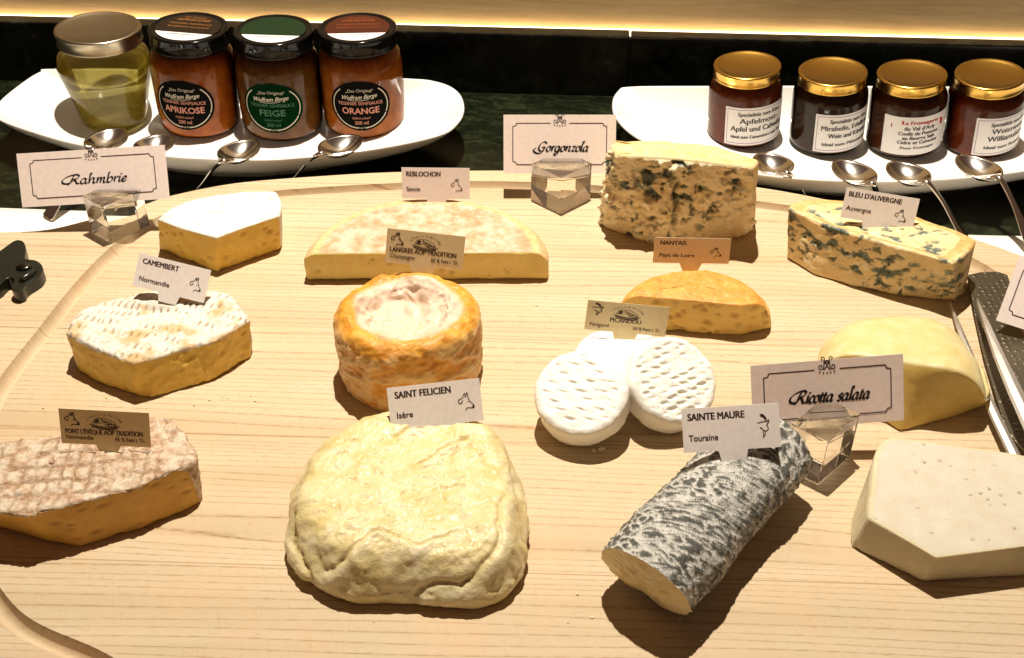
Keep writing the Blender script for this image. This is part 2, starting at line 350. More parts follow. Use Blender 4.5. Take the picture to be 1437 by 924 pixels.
GL = {
 'a': (.92, [[(.62, .85), (.4, 1.0), (.12, .8), (0, .4), (.1, .05), (.3, .03), (.55, .38), (.68, .97)], [(.7, 1.0), (.6, .4), (.62, .08), (.74, .02), (.92, .2)]]),
 'h': (.86, [[(.22, 1.7), (.12, 1.95), (.05, 1.8), (.04, .9), (.03, 0)], [(.04, .25), (.25, .8), (.45, 1), (.6, .85), (.57, .4), (.6, .06), (.72, .02), (.88, .18)]]),
 'm': (1.2, [[(-.04, .85), (.07, 1), (.1, .85), (.06, 0)], [(.07, .25), (.25, .8), (.42, 1), (.52, .85), (.48, 0)], [(.49, .25), (.67, .8), (.84, 1), (.94, .85), (.9, .4), (.93, .06), (1.04, .02), (1.2, .18)]]),
 'b': (.74, [[(.16, 1.8), (.08, 1.9), (.05, 1.6), (.03, .2), (.1, .04)], [(.05, .55), (.25, .92), (.45, 1), (.62, .75), (.58, .3), (.38, .02), (.16, 0), (.05, .14)]]),
 'r': (.54, [[(-.04, .85), (.07, 1), (.1, .85), (.06, 0)], [(.07, .35), (.22, .8), (.4, 1), (.52, .92)]]),
 'i': (.36, [[(-.04, .85), (.08, 1), (.1, .8), (.06, .2), (.14, .02), (.34, .2)], [(.12, 1.42), (.2, 1.5), (.24, 1.44)]]),
 'e': (.6, [[(.05, .42), (.3, .52), (.5, .74), (.42, .98), (.22, .95), (.03, .6), (.04, .22), (.22, 0), (.42, .08), (.62, .28)]]),
 'o': (.76, [[(.36, 1), (.1, .85), (0, .42), (.12, .05), (.36, 0), (.58, .25), (.62, .65), (.5, .95), (.34, 1)], [(.5, .95), (.65, .88), (.78, .95)]]),
 'g': (.86, [[(.62, .85), (.4, 1.0), (.12, .8), (0, .4), (.1, .05), (.3, .03), (.55, .38), (.68, .97)], [(.7, 1), (.63, .3), (.55, -.4), (.32, -.72), (.06, -.6), (.1, -.38), (.4, -.15), (.86, .2)]]),
 'n': (.86, [[(-.04, .85), (.07, 1), (.1, .85), (.06, 0)], [(.07, .25), (.25, .8), (.45, 1), (.6, .85), (.57, .4), (.6, .06), (.72, .02), (.88, .18)]]),
 'z': (.68, [[(0, .82), (.15, 1), (.35, .92), (.6, .98), (.32, .5), (0, .02)], [(0, .02), (.2, .12), (.42, 0), (.64, .14)]]),
 'l': (.34, [[(.2, 1.65), (.12, 1.95), (.04, 1.75), (.03, .2), (.12, .02), (.32, .2)]]),
 'c': (.58, [[(.52, .82), (.36, 1), (.1, .8), (0, .4), (.12, .05), (.35, 0), (.6, .22)]]),
 't': (.42, [[(.16, 1.42), (.08, .9), (.05, .2), (.14, .02), (.38, .2)], [(-.1, .97), (.4, 1.02)]]),
 's': (.56, [[(.52, .86), (.35, 1), (.12, .84), (.2, .6), (.42, .38), (.38, .1), (.18, 0), (0, .14)]]),
 ' ': (.45, []),
 'R': (1.42, [[(.62, 1.72), (.42, 1.0), (.3, .3), (.12, .0), (-.1, .12)], [(.9, 1.1), (.4, .42), (-.2, .12), (-.7, .35), (-.72, .95), (-.2, 1.5), (.45, 1.78), (1.0, 1.82), (1.25, 1.55), (1.1, 1.15), (.75, .95), (.45, .95)], [(.7, .95), (.95, .5), (1.15, .08), (1.45, .12)]]),
 'G': (1.35, [[(1.2, 1.45), (1.08, 1.8), (.7, 1.86), (.3, 1.5), (.12, .9), (.25, .3), (.6, .02), (.95, .25), (1.05, .78)], [(.6, .74), (.9, .82), (1.25, .78)], [(1.05, .78), (1.02, .2), (.75, -.3), (.15, -.42), (-.5, -.1), (-.62, .4), (-.3, .68)]]),
}
def calli(pr, s, x, y, width, xh):
    tot = sum(GL[ch][0] for ch in s)*1.0; k = width/(tot*1.12); cx = x
    ky = xh
    for ch in s:
        adv, strokes = GL[ch]
        for st_ in strokes:
            pr.stroke([(cx+px_*k+.28*py_*ky, y+py_*ky) for px_, py_ in st_], wd=.115*ky*3.3, smooth=6, nib=R(38))
        cx += adv*k*1.12
COW = [[(.2, .66), (.3, .7), (.44, .97), (.47, .7)], [(.5, .72), (.6, 1), (.64, .66)], [(.64, .66), (.76, .42), (.93, .24), (.97, .1), (.86, .03)], [(.95, .1), (.8, .06), (.6, .09), (.47, .05), (.42, -.06)], [(.2, .66), (.05, .6), (0, .48), (.08, .38), (.24, .4)], [(.3, .54), (.2, .46)]]
GOAT = [[(.2, 1.0), (.42, 1.0), (.62, .86), (.72, .68)], [(.25, .92), (.45, .88), (.6, .72)], [(0, .62), (.3, .66), (.72, .68)], [(.72, .68), (.86, .74), (.8, .58)], [(.75, .62), (.7, .5), (.78, .36), (.72, .28), (.55, .24), (.46, .3)], [(.55, .24), (.52, .1), (.38, -.04), (.42, .14), (.36, .34), (.16, .42)]]
def animal(pr, kind, x, y, w_, h_, lw=.035):
    for st_ in (COW if kind == 'cow' else GOAT): pr.stroke([(x+a*w_, y+b*h_) for a, b in st_], lw, 4)
    if kind == 'cow': pr.dot((x+.62*w_, y+.45*h_), lw*.8); pr.dot((x+.92*w_, y+.14*h_), lw*1.5)
    else: pr.dot((x+.68*w_, y+.52*h_), lw*.8); pr.stroke([(x+.25*w_, y+.97*h_), (x+.48*w_, y+.93*h_), (x+.62*w_, y+.8*h_)], lw*2.2, 4)
def cheese_platter(pr, cx, cy, w_, h_):
    S = lambda pts, lw=.03: pr.stroke([(cx+a*w_, cy+b*h_) for a, b in pts], lw*h_/.9, 4)
    for k in range(7): S([(-.34+.018*k, .0), (-.30+.02*k, .3-.02*abs(k-3))], .05)
    S([(-.42, .0), (-.3, .3), (-.15, .36), (-.08, .05), (-.42, 0)]); S([(-.1, .36), (.12, .3), (.38, .0), (.0, -.04), (-.1, .36)])
    for k in range(5): S([(-.06+.06*k, .26-.04*k), (.02+.05*k, .02)], .045)
    S([(-.5, -.08), (-.2, -.22), (.15, -.3), (.5, -.16)], .06); S([(-.45, -.22), (-.15, -.36), (.2, -.4), (.42, -.26)], .09)
    for k in range(8): S([(-.4+.1*k, -.16-.02*k+.003*k*k), (-.36+.1*k, -.3+.003*k)], .05)
    S([(.05, -.1), (.2, -.02), (.4, -.1), (.2, -.18), (.05, -.1)], .05)
    t = 'La Tradition Du Bon Fromage'; n = len(t)
    for k, ch in enumerate(t):
        if ch == ' ': continue
        a = R(158-136*k/(n-1)); V, F = text(ch, .125*h_/.9)
        pr.add(V, F, (cx+.60*w_*math.cos(a)-.02, cy-.12*h_+.66*h_*math.sin(a)), (a-math.pi/2)*.75)
def frame_emblem(pr, W, H):
    x, y, q = W/2*.835, H/2*.70, .26
    L = .06
    top = y+.02
    for sg in (-1, 1):
        pr.stroke([(sg*.62, top), (sg*(x-q), top)], L, 1); pr.stroke([(sg*(x-q), top), (sg*(x-q*.75), top-q*.6), (sg*(x-q*.1), top-q*.75), (sg*x, top-q)], L, 3)
        pr.stroke([(sg*x, top-q), (sg*x, -y+q)], L, 1); pr.stroke([(sg*x, -y+q), (sg*(x-q*.1), -y+q*.75), (sg*(x-q*.75), -y+q*.6), (sg*(x-q), -y)], L, 3)
    pr.stroke([(-(x-q), -y), (x-q, -y)], L, 1)
    cy = top+.18
    for sg in (-1, 1):
        pr.stroke([(sg*.12, cy+.42), (sg*.14, cy+.1), (sg*.16, cy-.1)], .055, 4); pr.stroke([(sg*.12, cy+.42), (sg*.24, cy+.46), (sg*.27, cy+.36), (sg*.2, cy+.33)], .05, 4)
        pr.stroke([(sg*.16, cy-.1), (sg*.3, cy-.18), (sg*.4, cy-.08), (sg*.34, cy+.04), (sg*.24, cy), (sg*.27, cy-.08)], .05, 4)
        pr.stroke([(0, cy+.3), (sg*.1, cy+.18), (0, cy+.04), (sg*.08, cy-.1), (sg*.16, cy-.22)], .05, 4)
    pr.stroke([(-.14, cy+.18), (.14, cy+.18)], .05, 1)
    for k in range(5): pr.dot((-.36+.18*k, cy-.3-.05*(1-((k-2)/2)**2)), .05, 5)

# ------------------------------------------------------------------ cheeses
def grid_normals(P):
    """outward normals of a rows x N x 3 grid that closes round its columns"""
    du = np.roll(P, -1, 1)-np.roll(P, 1, 1); dv = np.gradient(P, axis=0)
    n = np.cross(du, dv); n /= np.maximum(np.linalg.norm(n, axis=2), 1e-9)[..., None]; return n
def emit(root, P, keyfn, mats, attrs=None, names=None, org=(0, 0, 0), capbot=None, captop=None):
    """split the grid into one mesh per key"""
    Rr, N = P.shape[:2]; V = P.reshape(-1, 3); byk = {}
    for i in range(Rr-1):
        for k in range(N):
            byk.setdefault(keyfn(i, k), []).append((i*N+k, i*N+(k+1) % N, (i+1)*N+(k+1) % N, (i+1)*N+k))
    if capbot: byk.setdefault(capbot, []).append(tuple(reversed(range(N))))
    if captop: byk.setdefault(captop, []).append(tuple(range((Rr-1)*N, Rr*N)))
    out = {}
    for key, F in byk.items():
        used = sorted({i for f in F for i in f}); mp = {i: j for j, i in enumerate(used)}
        out[key] = mk(key, V[used], [tuple(mp[i] for i in f) for f in F], mats[key], root, True, org,
                      {a: np.asarray(x).reshape(-1)[used] for a, x in (attrs or {}).items()})
    return out
def body(top, h, cut, N=260, nz=22, nr=7, nt=40, rt_cut=.06, rt_rind=.4, rb=.15, bot=None, splay=0.0, dome=0.0, round_=2, zbase=0.012, arch=None):
    """top: list of photo pixels of the upper outline at height h; cut: set of edge numbers that are cut faces"""
    tp = [at(x, y, h)[:2] for x, y in top]; bt = [at(x, y, 0)[:2] for x, y in bot] if bot else None
    if not ccw(tp):
        n = len(tp); tp = tp[::-1]; cut = {(n-2-e) % n for e in cut}
        if bt: bt = bt[::-1]
    n = len(tp); seg = [np.linalg.norm(np.subtract(tp[(i+1) % n], tp[i])) for i in range(n)]; tot = sum(seg); T = []; B = []; fl = []
    for i in range(n):
        c = max(3, int(round(N*seg[i]/tot)))
        for k in range(c):
            t = k/c; T.append(np.array(tp[i])*(1-t)+np.array(tp[(i+1) % n])*t); fl.append(1.0 if i in cut else 0.0)
            B.append(np.array(bt[i])*(1-t)+np.array(bt[(i+1) % n])*t if bt else T[-1])
    T = np.array(T); B = np.array(B); fl = np.array(fl); N = len(T)
    def sm(A, k):
        for _ in range(k): A = .25*np.roll(A, 1, 0)+.5*A+.25*np.roll(A, -1, 0)
        return A
    # rounder where the rind is, sharper at the cut edges
    wr = sm(1-fl, 6)[:, None]; T = sm(T, round_)*(1-wr)+sm(T, 26)*wr; B = sm(B, round_)*(1-wr)+sm(B, 26)*wr
    tn = np.roll(T, -1, 0)-np.roll(T, 1, 0); nrm = np.stack([tn[:, 1], -tn[:, 0]], 1); nrm /= np.linalg.norm(nrm, axis=1)[:, None]; nrm = sm(nrm, 2)
    rt = sm(np.where(fl > .5, rt_cut, rt_rind), 6); rbv = np.full(N, rb); rows = []; info = []
    if not bt: B = T+nrm*splay
    ctr = T.mean(0)
    def put(xy, z, kind): rows.append(np.column_stack([xy, z])); info.append(kind)
    for k in range(4):
        a = math.pi/2*(k/4); put(B-nrm*(rbv*(1-math.sin(a)))[:, None], zbase+rbv*(1-math.cos(a)), 's')
    for k in range(nz+1):
        t = k/nz; z = zbase+rbv*(1-t)+(h-rt)*t; m_ = ((z/h))[:, None]; put(B+(T-B)*np.clip(m_, 0, 1), z, 's')
    for k in range(1, nr+1):
        a = math.pi/2*k/nr; put(T-nrm*(rt*(1-math.cos(a)))[:, None], h-rt+rt*math.sin(a), 'r')
    last = rows[-1][:, :2]
    for k in range(1, nt+1):
        t = k/nt*.985; put(last+(ctr-last)*t, np.full(N, h)+dome*(1-(1-t)**2), 't')
    P = np.array(rows)
    if arch:  # height follows the distance from the rind edge (z at the edge, full z, reach)
        z0, z1, rch = arch; rp = T[fl < .5]; flat = P[..., :2].reshape(-1, 2)
        dd = np.full(len(flat), 1e9)
        for a_ in rp[::3]: dd = np.minimum(dd, np.hypot(flat[:, 0]-a_[0], flat[:, 1]-a_[1]))
        s_ = np.clip(dd/rch, 0, 1); Hh = z0+(z1-z0)*np.sqrt(np.maximum(0, 1-(1-s_)**2)); P[..., 2] *= (Hh/h).reshape(P.shape[:2])
    return P, info, fl, ctr
def push(P, d): return P+grid_normals(P)*d[..., None]
def keep_up(P): P[..., 2] = np.maximum(P[..., 2], .012); return P
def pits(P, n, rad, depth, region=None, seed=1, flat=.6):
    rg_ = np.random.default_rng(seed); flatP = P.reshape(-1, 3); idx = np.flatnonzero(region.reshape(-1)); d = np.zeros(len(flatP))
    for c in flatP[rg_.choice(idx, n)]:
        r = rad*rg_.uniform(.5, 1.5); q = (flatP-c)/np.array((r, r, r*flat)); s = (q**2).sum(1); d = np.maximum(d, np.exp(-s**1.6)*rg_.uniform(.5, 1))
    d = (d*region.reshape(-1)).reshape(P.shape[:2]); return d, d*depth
def fl_noise(P, *a, **k): return fbm(P.reshape(-1, 3), *a, **k).reshape(P.shape[:2])
def rd_noise(P, *a, **k): return ridged(P.reshape(-1, 3), *a, **k).reshape(P.shape[:2])
def masks(info, fl):
    isS = np.array([i == 's' for i in info])[:, None]; isT = np.array([i == 't' for i in info])[:, None]
    cutm = isS*(fl > .5)[None, :]; return isS, isT, cutm.astype(float)
def cheese_root(ctr, label): return empty('cheese', (ctr[0], ctr[1], 0), label, 'cheese', None)

PASTE = dict(
 brie=paste_mat('brie_paste', (.84, .58, .10), (.77, .49, .07), (.45, .22, .06)),
 cam=paste_mat('camembert_paste', (.86, .61, .12), (.76, .48, .07), (.5, .26, .06)),
 reb=paste_mat('reblochon_paste', (.84, .66, .23), (.77, .56, .16), (.40, .24, .07)),
 nan=paste_mat('nantais_paste', (.85, .61, .19), (.80, .53, .13), (.50, .29, .09)),
 pont=paste_mat('pont_paste', (.80, .47, .09), (.68, .35, .05), (.34, .14, .03)),
 ric=paste_mat('ricotta_paste', (.70, .62, .43), (.62, .53, .33), (.30, .24, .12), speck=.2, rough=.6),
 yel=paste_mat('yellow_paste', (.72, .53, .16), (.66, .46, .12), (.5, .3, .05), rough=.35))
# --- brie wedge
g = NT('white_bloom'); v = g.co(); c = g.mix(g.ramp(g.noise(v, 1.3, 5, .65), [(.58, 0), (.75, 1)]), (.80, .77, .70), (.66, .55, .34))
g.set(Base_Color=c, Roughness=.85, Subsurface_Weight=.15, Subsurface_Scale=.2*CM); g.bump(g.noise(v, 14, 4, .65), .5, .05); BLOOM = g.m
P, info, fl, ctr = body([(219, 307), (240, 290), (268, 279), (300, 273), (345, 268), (389, 266), (396, 282), (393, 302), (350, 316), (303, 333), (258, 321)], 2.68, {7, 8, 9, 10}, rt_rind=.3, rt_cut=.15,
    bot=[(222, 350), (243, 325), (270, 313), (300, 307), (345, 303), (387, 305), (397, 325), (396, 350), (352, 366), (305, 383), (262, 367)])
isS, isT, cm = masks(info, fl); pa, pd = pits(P, 26, .2, .12, cm > .5, 3)
P = keep_up(push(P, .13*fl_noise(P, .5, 4)+.05*fl_noise(P, 1.8, 4)-pd+isT*.05*fl_noise(P, 1.1, 3, 5)))
r_ = cheese_root(ctr, 'pale yellow soft wedge with smooth white rind beside the Rahmbrie card')
nS = sum(i == 's' for i in info); wob = fl_noise(P, .9, 3, 9)[0]*2
emit(r_, P, lambda i, k: 'rind' if i >= nS-1+0*wob[k] or fl[k] < .5 else 'paste', {'rind': BLOOM, 'paste': PASTE['brie']}, {'pit': pa*.4}, org=(ctr[0], ctr[1], 0), capbot='paste', captop='rind')
# --- camembert half
g = NT('ridged_white_rind'); v = g.co(); rdg = g.attr('ridge'); br = g.attr('brown')
c = g.mix(g.ramp(g.noise(v, 4, 5, .7), [(.5, 0), (.72, 1)]), (.74, .71, .64), (.56, .45, .27)); c = g.mix(br, c, (.60, .38, .14)); c = g.mix(g.math('MULTIPLY', rdg, .95), c, (.27, .18, .075))
g.set(Base_Color=c, Roughness=.85); g.bump(g.noise(v, 13, 4, .7), .7, .06); CAMR = g.m
ctop = [(91, 466), (98, 448), (112, 432), (140, 420), (180, 411), (222, 405), (270, 401), (300, 403), (326, 411), (342, 432), (351, 446), (325, 465), (299, 478), (250, 491), (222, 500), (187, 510), (136, 490)]
P, info, fl, ctr = body(ctop, 2.45, {10, 11, 12, 13, 14, 15, 16}, N=320, rt_rind=.45, rt_cut=.2, nt=56,
    bot=[(108, 520), (110, 490), (122, 470), (145, 455), (182, 446), (222, 440), (268, 438), (300, 442), (328, 455), (350, 475), (356, 500), (330, 516), (294, 537), (252, 549), (212, 560), (190, 556), (140, 540)])
isS, isT, cm = masks(info, fl); q = P.reshape(-1, 3); notcut = 1-cm
th = R(-12); u_ = (q[:, 0]*math.cos(th)+q[:, 1]*math.sin(th)); w_ = (-q[:, 0]*math.sin(th)+q[:, 1]*math.cos(th))
warp = .25*fbm(q, .8, 3, 3)
lines = np.clip(np.sin((u_+warp)*2*math.pi/.40)*1.5-.55, 0, 1)*np.clip(np.sin((w_+warp*.9)*2*math.pi/.85+.6)*2+.5, 0, 1)*sst(-.25, .15, fbm(q, .8, 4, 8))
lines = lines.reshape(P.shape[:2])*notcut
brown = .8*(sst(.05, .34, fbm(q, .6, 5, 21)).reshape(P.shape[:2]))*notcut
c3 = at(205, 432, 2.45)[:2]; dip = np.exp(-((q[:, 0]-c3[0]-.2)/2.2)**2-((q[:, 1]-c3[1])/.28)**2).reshape(P.shape[:2])*isT
pa, pd = pits(P, 22, .13, .10, cm > .5, 5)
P = keep_up(push(P, .16*fl_noise(P, .55, 4)*np.clip(P[..., 2], 0, 1)+.08*fl_noise(P, 1.9, 4)-.07*lines-.3*dip-pd-.06*cm*rd_noise(P, 1.2, 3)+isT*(.1*fl_noise(P, .8, 3, 5))))
r_ = cheese_root(ctr, 'cut half with ridged white rind and golden sides under the CAMEMBERT card')
nS = sum(i == 's' for i in info); wob = fl_noise(P, 1.6, 3, 9)[0]*3
emit(r_, P, lambda i, k: 'rind' if i >= nS-1.5+wob[k] or fl[k] < .5 else 'paste', {'rind': CAMR, 'paste': PASTE['cam']}, {'pit': pa*.35, 'ridge': lines, 'brown': brown}, org=(ctr[0], ctr[1], 0), capbot='paste', captop='rind')
# --- reblochon half wheel
g = NT('pink_rind'); v = g.co(); a = g.noise(v, .9, 6, .7); b_ = g.noise(v, 3.5, 5, .7)
c = g.ramp(a, [(.36, (.56, .27, .13)), (.47, (.66, .39, .24)), (.55, (.68, .50, .37)), (.70, (.70, .58, .47))]); c = g.mix(g.math('MULTIPLY', g.ramp(b_, [(.48, 0), (.66, 1)]), .35), c, (.78, .48, .30))
c = g.mix(g.attr('edge'), c, g.ramp(b_, [(.35, (.66, .40, .14)), (.65, (.80, .60, .30))])); c = g.mix(g.math('MULTIPLY', g.ramp(g.noise(v, 9, 2), [(.70, 0), (.76, 1)]), .6), c, (.35, .2, .1))
g.set(Base_Color=c, Roughness=.75, Subsurface_Weight=.1, Subsurface_Scale=.2*CM); g.bump(g.math('ADD', b_, g.noise(v, 12, 3)), .45, .05); REBR = g.m
gl, gr = at(428, 396, 0)[:2], at(772, 394, 0)[:2]; cx_ = (gl+gr)/2; ra = np.linalg.norm(gr-gl)/2; ex = (gr-gl)/np.linalg.norm(gr-gl); ey = np.array((-ex[1], ex[0])); yb = at(600, 274, 2.0)[1]-cx_[1]
def px_of(p, z=0.0):
    dz = z-CAM_H; f = p[1]*math.cos(PITCH)-dz*math.sin(PITCH); u = p[1]*math.sin(PITCH)+dz*math.cos(PITCH); return (718.5+FPX*p[0]/f, 462-FPX*u/f)
arc = [cx_+ex*ra*math.cos(t)+ey*yb*math.sin(t) for t in np.linspace(0, math.pi, 40)]
P, info, fl, ctr = body([px_of(p, 2.05) for p in arc], 2.05, {39}, N=300, rt_rind=.2, rt_cut=.10, rb=.35, nt=60, arch=(.95, 2.08, 1.0))
isS, isT, cm = masks(info, fl); pa, pd = pits(P, 16, .14, .11, cm > .5, 8, .8)
q = P.reshape(-1, 3); rr = np.hypot((q[:, 0]-cx_[0])/ra, (q[:, 1]-cx_[1])/yb).reshape(P.shape[:2])
groove = np.exp(-((rr-.875)/.012)**2)*(P[..., 2] > 1.6)*(1-cm); edge = np.maximum(sst(.83, .9, rr)*.8, groove)*(1-cm)
rim = np.exp(-((rr-.905)/.03)**2)*(P[..., 2] > 1.5)*(1-cm)
P = keep_up(push(P, .12*fl_noise(P, .4, 4)+.03*fl_noise(P, 2.0, 4)-pd-.07*groove+.06*rim+cm*.06*fl_noise(P, .5, 2, 4)))
r_ = cheese_root(ctr, 'low half wheel with mottled pink rind and creamy cut face under the REBLOCHON card')
nS = sum(i == 's' for i in info)
o_ = emit(r_, P, lambda i, k: 'paste' if (i < nS+3 and fl[k] > .5) else 'rind', {'rind': REBR, 'paste': PASTE['reb']}, {'pit': pa*.8, 'edge': edge}, org=(ctr[0], ctr[1], 0), capbot='rind', captop='rind')
# --- langres
g = NT('orange_washed_rind'); v = g.co(); a = g.noise(v, .8, 5, .7); b_ = g.noise(v, 4, 4, .65)
c = g.ramp(a, [(.3, (.58, .21, .015)), (.5, (.76, .34, .03)), (.68, (.82, .46, .085))]); c = g.mix(g.math('MULTIPLY', g.attr('crest'), .8), c, (.85, .66, .34)); c = g.mix(g.math('MULTIPLY', g.attr('crease'), .75), c, (.36, .115, .012)); c = g.mix(g.attr('bowl'), c, g.ramp(b_, [(.3, (.72, .50, .36)), (.6, (.80, .64, .50))]))  # crease mask darkens the wrinkle hollows: shade put into the rind colour
g.set(Base_Color=c, Roughness=.42, Subsurface_Weight=.2, Subsurface_Radius=SSR, Subsurface_Scale=.25*CM, Coat_Weight=.12, Coat_Roughness=.3); g.bump(g.math('ADD', b_, g.noise(v, 11, 4, .7)), .7, .06); LANR = g.m
ctr = at(577, 520, 0)[:2]; ra = 3.62; hh = 4.3; N = 300; prof = []
for z in np.linspace(.02, hh-.55, 46): t = z/hh; prof.append((ra*(.985+.02*math.sin(t*2.6)) if z > .3 else ra*(.94+.045*z/.3), z))
for k in range(1, 15): a = math.pi/2*k/14; prof.append((ra-.55*(1-math.cos(a)), hh-.55+.55*math.sin(a)))
for r0 in np.linspace(ra-.58, .04, 56): prof.append((r0, hh-.95*sst(ra-.62, ra-1.9, r0)))
prof = np.array(prof); an = np.linspace(0, 2*math.pi, N, endpoint=False); P = np.stack([np.stack([r0*np.cos(an), r0*np.sin(an), np.full(N, z)], 1) for r0, z in prof])
P[..., 0] *= 1+.03*np.sin(2*an+1); P[..., 1] *= 1.0+.03*np.cos(3*an)
rad0 = np.hypot(P[..., 0], P[..., 1]); topm = sst(hh-.7, hh-.1, P[..., 2]+.7*(rad0 < ra-1.2)); wav = (pn(np.stack([np.cos(an)*1.3, np.sin(an)*1.3, 0*an], 1)))*.35
bowl = sst(ra-.55, ra-.95, rad0+wav[None, :])*(P[..., 2] > hh-1.2)
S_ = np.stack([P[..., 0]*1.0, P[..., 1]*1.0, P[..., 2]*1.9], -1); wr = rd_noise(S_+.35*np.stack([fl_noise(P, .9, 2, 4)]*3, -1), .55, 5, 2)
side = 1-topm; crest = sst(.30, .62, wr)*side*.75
lump = fl_noise(P, .75, 3, 17)+.5*np.abs(fl_noise(P, 1.5, 3, 31))
P = push(P, .24*wr*side+.05*rd_noise(S_, 1.4, 3, 9)*side+.10*fl_noise(P, .4, 3)+.30*topm*(1-bowl)*fl_noise(P, .7, 4, 3)+bowl*(.42*fl_noise(P, .55, 2, 17)+.30*rd_noise(P+.5*np.stack([fl_noise(P, .7, 2, 4)]*3, -1), .55, 2, 77))+.05*rd_noise(P, 1.6, 3, 7)*(1-bowl)); P[..., 2] = np.maximum(P[..., 2], .012)
r_ = cheese_root(ctr, 'tall orange cylinder with wrinkled rind and sunken pinkish top under the LANGRES card')
P[..., 0] += ctr[0]; P[..., 1] += ctr[1]
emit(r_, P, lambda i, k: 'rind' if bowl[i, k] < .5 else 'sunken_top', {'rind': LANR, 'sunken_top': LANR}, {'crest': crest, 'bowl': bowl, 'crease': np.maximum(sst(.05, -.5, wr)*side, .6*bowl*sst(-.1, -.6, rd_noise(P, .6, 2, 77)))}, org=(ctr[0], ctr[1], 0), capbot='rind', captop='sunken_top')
# --- nantais half
g = NT('orange_smooth_rind'); v = g.co(); a = g.noise(v, 1.2, 5, .6); b_ = g.noise(v, 8, 4, .6); c = g.ramp(a, [(.3, (.56, .22, .025)), (.55, (.68, .32, .05)), (.75, (.74, .42, .11))]); c = g.mix(g.math('MULTIPLY', g.ramp(b_, [(.5, 0), (.7, 1)]), .4), c, (.86, .66, .34))
g.set(Base_Color=c, Roughness=.5, Subsurface_Weight=.15, Subsurface_Scale=.2*CM); g.bump(b_, .4, .05); NANR = g.m
P, info, fl, ctr = body([(868, 421), (876, 408), (893, 394), (915, 384), (950, 377), (990, 376), (1020, 382), (1050, 396), (1072, 412), (1082, 430), (1040, 436), (990, 431), (940, 426)], 1.95, {9, 10, 11, 12}, N=280, rt_rind=.42, rt_cut=.10, rb=.2, dome=.05, arch=(1.1, 2.3, 1.1),
    bot=[(866, 452), (872, 436), (890, 422), (912, 412), (950, 405), (990, 405), (1025, 410), (1058, 424), (1078, 440), (1084, 462), (1040, 472), (990, 470), (930, 465)])
isS, isT, cm = masks(info, fl); pa, pd = pits(P, 46, .17, .16, cm > .5, 12, .7)
P = keep_up(push(P, .12*fl_noise(P, .6, 4)+.04*fl_noise(P, 2.2, 4)-pd-.10*cm*sst(.75, .95, fl_noise(P, .8, 3, 2)+.5)))
r_ = cheese_root(ctr, 'small half cheese with smooth orange rind and holed pale face under the NANTAIS card')
nS = sum(i == 's' for i in info)
emit(r_, P, lambda i, k: 'paste' if (i < nS+1 and fl[k] > .5) else 'rind', {'rind': NANR, 'paste': PASTE['nan']}, {'pit': pa*.45}, org=(ctr[0], ctr[1], 0), capbot='rind', captop='rind')
# --- blue cheeses
def blue_mat(name, cr, cr2):
    g = NT(name); v = g.co(); ve = g.attr('vein'); b_ = g.noise(v, 7, 4, .65); a = g.noise(v, .8, 4, .6)
    c = g.mix(g.ramp(a, [(.35, 0), (.65, 1)]), cr, cr2); c = g.mix(g.attr('crumb'), c, (.92, .82, .62))
    vc = g.ramp(b_, [(.3, (.035, .05, .045)), (.5, (.11, .15, .125)), (.7, (.30, .34, .26))]); c = g.mix(ve, c, vc)
    g.set(Base_Color=c, Roughness=.5, Subsurface_Weight=.2, Subsurface_Radius=SSR, Subsurface_Scale=.25*CM, Coat_Weight=.1, Coat_Roughness=.3); g.bump(g.math('ADD', b_, g.noise(v, 18, 3)), .7, .07); return g.m
def rind_mat(name, c1, c2, c3, rough=.6):
    g = NT(name); v = g.co(); a = g.noise(v, 1.1, 6, .65); b_ = g.noise(v, 8, 4, .6); c = g.ramp(a, [(.3, c1), (.5, c2), (.7, c3)]); c = g.mix(g.math('MULTIPLY', g.ramp(b_, [(.55, 0), (.7, 1)]), .4), c, c1)
    c = g.mix(g.math('MULTIPLY', g.attr('vein'), .8), c, (.10, .11, .08))
    g.set(Base_Color=c, Roughness=rough, Subsurface_Weight=.1, Subsurface_Scale=.2*CM); g.bump(b_, .5, .05); return g.m
BLUE_G = blue_mat('gorgonzola_paste', (.88, .77, .52), (.80, .64, .34)); BLUE_A = blue_mat('auvergne_paste', (.86, .70, .40), (.78, .58, .26))
RIND_G = rind_mat('gorgonzola_rind', (.62, .42, .14), (.76, .58, .27), (.80, .66, .38)); RIND_A = rind_mat('auvergne_rind', (.50, .25, .06), (.68, .42, .15), (.78, .58, .28))
P, info, fl, ctr = body([(862, 196), (930, 197), (1002, 203), (1068, 224), (1058, 236), (1035, 232), (950, 222), (866, 218), (858, 208)], 6.3, {4, 5, 6, 7, 8}, N=340, nz=90, nt=30, rt_rind=.25, rt_cut=.22, rb=.2,
    bot=[(842, 300), (930, 285), (1000, 283), (1060, 305), (1055, 326), (1040, 334), (935, 350), (850, 322), (843, 316)])
isS, isT, cm = masks(info, fl); q = P.reshape(-1, 3); sh = P.shape[:2]; wq = q+.5*np.stack([fbm(q, .5, 3, 4), fbm(q, .5, 3, 14), fbm(q, .5, 3, 24)], 1)
ve = (sst(.03, .26, fbm(wq*np.array((1, 1, 1.5)), .75, 5, 6))+sst(.16, .32, fbm(wq*np.array((1, 1, 1.3)), 1.7, 4, 16))*.9).clip(0, 1).reshape(sh)
